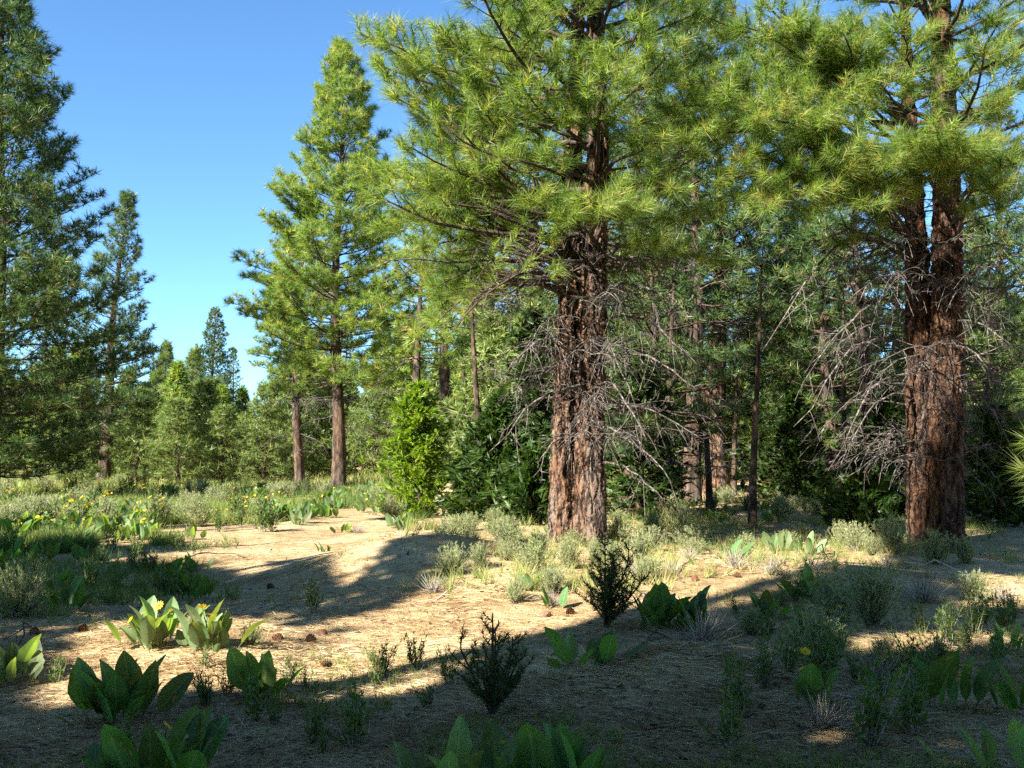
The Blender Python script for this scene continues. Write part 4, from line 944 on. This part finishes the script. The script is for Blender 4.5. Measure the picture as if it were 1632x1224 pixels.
for px, py, s, lab in [(1470, 960, 1.3, 'grey dry brush heap in the shade before the twin-trunk pine'), (1120, 1040, 1.0, 'dry twiggy brush on the shaded mound'), (1170, 905, 1.0, 'dry pale twigs around the slender pole'), (1010, 925, 1.1, 'bleached dry twigs beside the dark seedling'), (880, 965, .7, 'dry twigs in front of the pale sagebrush'),
                       (690, 945, .8, 'low dry twigs on the sunny mound'), (1400, 1085, .9, 'dry grey tussock beside the ribbed leaves'), (1310, 1160, .9, 'dry pale tussock in the foreground shade'), (570, 850, .9, 'dry dark twigs on top of the shaded rise'), (1230, 915, .9, 'dry twigs along the sunny strip'), (1600, 960, .9, 'dry brush by the frame edge')]:
    brush('dry_brush', lab, 'shrub', ground(px, py), s, DRY, squash=.7)

def fill(n_, x0, x1, y0, y1, fn):
    for q in range(n_): fn(ground(rm.uniform(x0, x1), rm.uniform(y0, y1)))
fill(7, 830, 1070, 838, 935, lambda p: brush('sagebrush', 'pale sagebrush in the sunny patch in front of the fused double trunk', 'shrub', p, rm.uniform(.55, .95), SAGE, 'pale sagebrush by the fused double trunk', rm.uniform(.7, 1)))
fill(10, 670, 850, 830, 900, lambda p: brush('sagebrush', 'low green sagebrush on the mound left of the fused trunk', 'shrub', p, rm.uniform(.5, .9), SAGE, 'sagebrush on the mound', rm.uniform(.7, 1)))
fill(11, 1060, 1460, 826, 890, lambda p: brush('sagebrush', 'small grey sagebrush in the sunny strip between the two big pines', 'shrub', p, rm.uniform(.45, .9), SAGE, 'sagebrush of the sunny strip', rm.uniform(.7, 1)))
fill(10, 1060, 1460, 840, 915, lambda p: brush('dry_brush', 'small dry twig tuft in the sunny strip between the two big pines', 'shrub', p, rm.uniform(.5, .9), DRY, 'dry twigs of the sunny strip', .7))
fill(24, 1170, 1640, 940, 1110, lambda p: brush('green_herb', 'thin green herb in the dappled shade before the twin-trunk pine', 'plant', p, rm.uniform(.5, 1.0), HERB, 'herbs in the dappled shade'))
fill(12, 1180, 1500, 930, 1080, lambda p: brush('sagebrush', 'low grey-green brush in the dappled shade before the twin-trunk pine', 'shrub', p, rm.uniform(.35, .7), SAGE, 'brush in the dappled shade', .8))
fill(26, -20, 350, 866, 960, lambda p: brush('green_herb', 'green herb in the dark band before the meadow', 'plant', p, rm.uniform(.7, 1.3), HERB, 'herbs of the dark band'))
fill(16, -20, 340, 866, 965, lambda p: mules_ears(p, int(rm.integers(4, 8)), rm.uniform(.6, .95), int(rm.integers(1e6)), 'shaded broad-leaved plant in the dark green band before the meadow', LEAF, 36, 0, 'broad-leaved plants of the dark band'))
fill(14, 300, 720, 1060, 1210, lambda p: brush('green_herb', 'thin weedy herb on the shaded near straw', 'plant', p, rm.uniform(.35, .7), HERB, 'weedy herbs in front'))
fill(9, 420, 660, 820, 850, lambda p: mules_ears(p, int(rm.integers(5, 9)), rm.uniform(.7, 1.0), int(rm.integers(1e6)), 'broad-leaved plant in the sunny row along the top of the rise', LEAFG, 42, 0, 'broad-leaved row on the rise'))

def seedling(px, py, H, Rm, seed, label, n=20):
    p = ground(px, py); r = np.random.default_rng(seed); t = empty('conifer_seedling', p, label, 'seedling')
    wood = Geo(); pos = []; ax = []
    stems = [(0, 0, H)] + [(Rm * r.uniform(-.62, .62), Rm * r.uniform(-.5, .5), H * r.uniform(.5, .85)) for _ in range(7)]
    for sx, sy, hh in stems:
        f = lambda z: np.array([sx * min(1, z / hh * 1.2), sy * min(1, z / hh * 1.2), z])
        tube(wood, [f(z) for z in np.linspace(-.05, hh, 8)], np.linspace(.014, .004, 8), 5)
        for q in range(n):
            u = r.uniform(.08, 1); z = u * hh; az = r.uniform(0, 6.28)
            L = Rm * .6 * (1 - u) ** .6 * r.uniform(.5, 1.1) + .06
            pts = limb_pts(f(z), az, L, r.uniform(10, 40), r.uniform(40, 75), r, 6, .08)
            tube(wood, pts, np.linspace(.005, .002, 6), 3, cap=False)
            for fr in np.arange(.12, 1, .028 / max(L, .1) * 1.2):
                p_, d_ = at_frac(pts, min(fr, .999)); pos.append(p_); ax.append(nrm(d_ + r.normal(0, .15, 3)))
    g = Geo(); needles(g, pos, ax, 9, .050, .006, r, spread=(20, 70), shoot=.02)
    link('stems', wood.mesh('stems', M['limb']), t); link('foliage', g.mesh('foliage', M['fir']), t)
seedling(965, 1000, .84, .50, 503, 'dark bushy conifer seedling in the shade in front of the fused double trunk')
seedling(785, 1140, .60, .42, 502, 'thin black-green conifer seedling in deep shade on the near mound', 9)

# ------------------------------------------------------------------ cones, sticks, scrap
g = Geo()
rc = np.random.default_rng(8)
tube(g, [(-.045, 0, 0), (-.02, 0, 0), (.02, 0, 0), (.05, 0, 0)], [.012, .018, .016, .005], 7)
for q in range(64):
    u = q / 64; x = -.045 + .10 * u; a = q * 2.39996; rad_ = .040 * math.sin(math.pi * (.12 + .84 * u)) + .006
    d = np.array([.35, math.cos(a), math.sin(a)]); s = np.array([0, -math.sin(a), math.cos(a)]); o = np.array([x, 0, 0])
    g.add([o + d * .006 - s * .005, o + d * .006 + s * .005, o + d * rad_ + s * .012, o + d * rad_ - s * .012, o + d * rad_ * 1.05 + np.array([.008, 0, 0])], [(0, 1, 2, 3)], [(3, 2, 4)])
CONE = g.mesh('pine_cone', M['cone'])
for px, py, s, lab in [(515, 1015, 1.25, 'brown pine cone on the sunny path, farther of the close pair'), (497, 1024, 1.3, 'brown pine cone on the sunny path, nearer of the close pair'), (441, 1020, 1.2, 'dark pine cone at the shaded edge beside the sunlit clump'), (872, 984, 1.25, 'brown pine cone just below the small sunlit leaf pair'),
                       (908, 978, 1.3, 'pale brown pine cone against the dark seedling'), (522, 1064, 1.1, 'grey weathered pine cone low on the sunny path'), (131, 1006, 1.2, 'dark pine cone in the shade left of the flowering clump'), (1108, 925, 1.2, 'pine cone in the sunny strip right of the seedling'), (1176, 920, 1.1, 'small cone near dry twigs in the sunny strip'),
                       (432, 938, 1.2, 'dark pine cone in the shaded hollow'), (620, 838, 1.4, 'dark cone on the crest of the shaded rise'), (56, 1012, 1.2, 'dark pine cone near the frame edge clump')]:
    p = ground(px, py); o = link('pine_cone', CONE, None, (p[0], p[1], p[2] + .02), 0, s * .72, (rc.uniform(0, 6), rc.normal(0, .2), rc.uniform(0, 6.28)))
    tag(o, lab, 'pine cone', 'fallen pine cones')
def stick(p0, p1, rise, rb, label, m_='deadwood', tw=3, tl=.25):
    a, b_ = ground(*p0), ground(*p1); pts = arc_pts(a, b_, rise, rc, 9, .04); pts[:, 2] = np.maximum(pts[:, 2], terrain(pts[:, 0], pts[:, 1]) + rb * .6)
    gg = dead_limb(pts - a, rb, rc, tw, tl, 5, .2, 1)
    o = link('fallen_branch', gg.mesh('fallen_branch', M[m_]), None, tuple(a)); tag(o, label, 'branch', 'fallen branches')
stick((608, 872), (634, 862), .22, .012, 'pale bleached stick arching out of the shaded rise', 'bleached', 0)
stick((1440, 895), (1560, 945), .08, .014, 'long grey branch lying at the foot of the twin-trunk pine', 'bleached', 4)
stick((1330, 880), (1290, 900), .05, .012, 'short grey branch on the sunny strip', 'deadwood', 3)
stick((1090, 930), (1170, 890), .04, .012, 'thin dry branch along the sunny strip', 'deadwood', 4)
stick((1310, 1110), (1400, 1140), .05, .008, 'thin pale twig beside the yellow flowers', 'bleached', 3, .12)
stick((1000, 1030), (1120, 1040), .06, .012, 'dark branch lying across the shaded mound', 'deadwood', 5)
stick((270, 900), (390, 890), .12, .012, 'dark stick propped at the edge of the meadow shade', 'limb', 3)
stick((650, 875), (700, 845), .05, .012, 'grey stick among the mound sagebrush', 'deadwood', 3)
stick((1250, 900), (1330, 868), .05, .018, 'fallen grey limb behind the silvery clump', 'deadwood', 5, .4)
stick((20, 1060), (50, 1000), .15, .008, 'thin red-brown stem leaning at the frame edge', 'limb', 2)
stick((1080, 850), (1190, 858), .08, .018, 'dead limb lying left of the slender pole', 'deadwood', 5, .4)
stick((690, 960), (740, 930), .05, .008, 'small pale twig on the sunny mound', 'bleached', 3, .2)
p = ground(325, 1145); g = Geo()
g.add([(-.05, -.012, .02), (.02, -.03, .035), (.06, 0, .02), (.02, .02, .04), (-.04, .015, .03), (-.05, -.012, .0), (.02, -.03, .0), (.06, 0, .0), (.02, .02, .0), (-.04, .015, .0)],
      [(0, 5, 6, 1), (1, 6, 7, 2), (2, 7, 8, 3), (3, 8, 9, 4), (4, 9, 5, 0)], [(0, 1, 3), (1, 2, 3), (0, 3, 4)])
tag(link('paper_scrap', g.mesh('paper_scrap', M['scrap']), None, tuple(p)), 'small pale bluish scrap lying in the foreground shade', 'scrap')

# ------------------------------------------------------------------ straw, grass (uncountable)
rs_ = np.random.default_rng(200)
def scatter(n, x0, x1, y0, y1, pw=.6):
    px = rs_.uniform(x0, x1, n); py = y0 + (y1 - y0) * rs_.random(n) ** pw
    u = (px - 816) / FPX; v = (612 - py) / FPX
    d = np.stack([u, cp - v * sp, sp + v * cp], -1)
    t = EYE / -d[:, 2]
    for _ in range(8):
        x, y = d[:, 0] * t, d[:, 1] * t
        t = (EYE - terrain(x, y)) / -d[:, 2]
    x, y = d[:, 0] * t, d[:, 1] * t
    return np.stack([x, y, terrain(x, y)], -1)
n_ = 120000
p = scatter(n_, -150, 1780, 800, 1300, .85); p = p[p[:, 1] < 24]
ax = np.stack([rs_.normal(size=len(p)), rs_.normal(size=len(p)), np.abs(rs_.normal(0, .10, len(p)))], -1)
ax[:, :2] /= np.linalg.norm(ax[:, :2], axis=1, keepdims=True)
clump = vnoise(p[:, 0] * 2.2, p[:, 1] * 2.2)
g = Geo(); needles(g, p + [0, 0, .008], ax, 1, rs_.uniform(.09, .2, len(p)), .0042, rs_, spread=(0, 4), shoot=.0, tint=np.clip(.25 + .5 * clump + rs_.normal(0, .22, len(p)), 0, 1), tj=.0)
tag(link('pine_straw', g.mesh('pine_straw', M['straw'])), 'tan fallen pine needles strewn over the forest floor', 'pine straw', kind='stuff')
# twigs and bark flakes among the straw
gt = Geo(); pt = scatter(1500, -150, 1780, 860, 1300, .8)
for p_ in pt:
    a_ = rs_.uniform(0, 6.28); l_ = rs_.uniform(.05, .22); d_ = np.array([math.cos(a_), math.sin(a_), rs_.normal(0, .08)]) * l_
    tube(gt, np.array([p_ + [0, 0, .008], p_ + d_ * .5 + [rs_.normal(0, .01), rs_.normal(0, .01), .014], p_ + d_ + [0, 0, .006]]), [.004, .0035, .002], 3, rs_.random(), cap=False)
pt = scatter(2600, -150, 1780, 860, 1300, .8)
for p_ in pt:
    a_ = rs_.uniform(0, 6.28); l_ = rs_.uniform(.012, .04); e_ = np.array([math.cos(a_), math.sin(a_), rs_.normal(0, .25)]) * l_; f_ = np.array([-math.sin(a_), math.cos(a_), rs_.normal(0, .25)]) * l_ * .6
    c_ = p_ + [0, 0, .012]; gt.add([c_ - e_, c_ - f_, c_ + e_ * .8, c_ + f_], [(0, 1, 2, 3)], None, rs_.random() * .5)
tag(link('twig_litter', gt.mesh('twig_litter', M['litter'])), 'small broken twigs and bark flakes lying in the straw', 'litter', kind='stuff')
# grass: meadow at the back, thin tufts elsewhere
def grass(name, label, p, n, L, wid, tint):
    g = Geo(); ax = np.stack([rs_.normal(0, .25, len(p)), rs_.normal(0, .25, len(p)), np.ones(len(p))], -1)
    needles(g, p, ax, n, L * rs_.uniform(.6, 1.2, len(p)), wid, rs_, spread=(2, 38), shoot=.0, tint=tint, tj=.15, droop=.1)
    tag(link(name, g.mesh(name, M['grass'])), label, 'grass', kind='stuff')
pm = scatter(40000, -120, 690, 768, 930, .8); px, py, _ = project(pm)
ed = 120 * (vnoise(pm[:, 0] * 1.1 + 40, pm[:, 1] * 1.1) - .5)
k = (vnoise(pm[:, 0] / 1.3, pm[:, 1] / 2) > .24) & ~((py > 828 + ed * .35) & (px > 270 + ed)) & ~((py > 812) & (px > 430) & (px < 640)) & (pm[:, 1] < 70) & (py < 878 + ed * .7)
pm = pm[k]
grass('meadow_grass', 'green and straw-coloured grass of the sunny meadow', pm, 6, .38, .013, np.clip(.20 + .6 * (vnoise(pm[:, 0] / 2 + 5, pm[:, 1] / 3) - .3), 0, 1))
pf = np.stack([rs_.uniform(-32, 4, 5200), rs_.uniform(36, 72, 5200)], -1); pf = pf[np.abs(pf[:, 0]) < pf[:, 1] * .62]
pf = np.column_stack([pf, terrain(pf[:, 0], pf[:, 1])])
grass('far_grass', 'pale tall grass at the foot of the far young pines', pf, 6, .55, .035, np.clip(.45 + .5 * (vnoise(pf[:, 0] / 3, pf[:, 1] / 3) - .3), 0, 1))
pm = scatter(5200, 940, 1700, 760, 900, .8); px, py, _ = project(pm)
k = (vnoise(pm[:, 0] / .9, pm[:, 1] / 1.4) > .45) & (pm[:, 1] < 60) & ((py < 850) | (rs_.random(len(pm)) < .25)); pm = pm[k]
grass('undergrowth_grass', 'thin grass in the undergrowth below the big pines', pm, 7, .30, .009, np.clip(.4 + .6 * (vnoise(pm[:, 0] / 2, pm[:, 1] / 3) - .3), 0, 1))
pm = np.concatenate([scatter(500, 820, 1080, 835, 950, 1), scatter(350, 1060, 1460, 830, 915, 1), scatter(120, 640, 860, 850, 950, 1)])
grass('dry_grass', 'pale dry grass tufts in the sun around the big pines', pm, 12, .26, .007, np.clip(.72 + .3 * rs_.normal(size=len(pm)), .3, 1))
pm = scatter(2600, -120, 380, 855, 985, 1); px, py, _ = project(pm)
pm = pm[(vnoise(pm[:, 0] * 1.3 + 7, pm[:, 1] * 1.3) > .36 + .25 * sstep(250, 380, px) + .2 * sstep(930, 990, py))]
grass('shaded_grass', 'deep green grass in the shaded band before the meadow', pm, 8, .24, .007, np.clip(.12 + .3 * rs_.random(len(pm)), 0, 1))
pm = scatter(5200, -100, 1720, 880, 1290, .8)
k = vnoise(pm[:, 0] * .9 + 3, pm[:, 1] * .9) > .58; px, py, _ = project(pm)
k |= (px < 330) & (py < 960) & (rs_.random(len(pm)) < .8)
k |= (px > 1150) & (vnoise(pm[:, 0] * 1.4, pm[:, 1] * 1.4) > .5)
pm = pm[k]
grass('weedy_grass', 'sparse weedy grass tufts over the shaded forest floor', pm, 9, .13, .0045, np.clip(.25 + .5 * rs_.random(len(pm)), 0, 1))
# yellow-flowered herbs in the meadow
YF = []
for s in (31, 32):
    st, lv = sage_meshes(s, .42, 14, 'forb', (4, .07, .016), spr=.3); YF.append((st, lv))
g = Geo()
for a in np.arange(9) / 9 * 6.283:
    d = np.array([math.cos(a), math.sin(a), .3]); e = np.array([-math.sin(a), math.cos(a), 0])
    g.add([(0, 0, 0), d * .024 + e * .008, d * .034, d * .024 - e * .008], [(0, 1, 2, 3)], None, a / 6.283)
FL = g.mesh('flower', M['yellow'])
for q in range(46):
    px = rm.uniform(-20, 480); py = rm.uniform(780, 850)
    if px > 260 and rm.random() < .7: continue
    st, lv = YF[q % 2]; p = ground(px, py)
    t = empty('yellow_flower_plant', p, 'yellow-flowered herb among the meadow grass', 'plant', 'yellow flowers of the meadow', rm.uniform(0, 6.28), rm.uniform(.9, 1.5))
    link('stems', st, t); link('foliage', lv, t)
    for _ in range(int(rm.integers(3, 7))):
        link('flower', FL, t, (rm.normal(0, .12), rm.normal(0, .12), rm.uniform(.32, .46)), 0, rm.uniform(.55, .95), (rm.normal(0, .5), rm.normal(0, .5), rm.uniform(0, 6)))
print('objects', len(sc.objects), 'tris', sum(len(m_.polygons) for m_ in bpy.data.meshes))
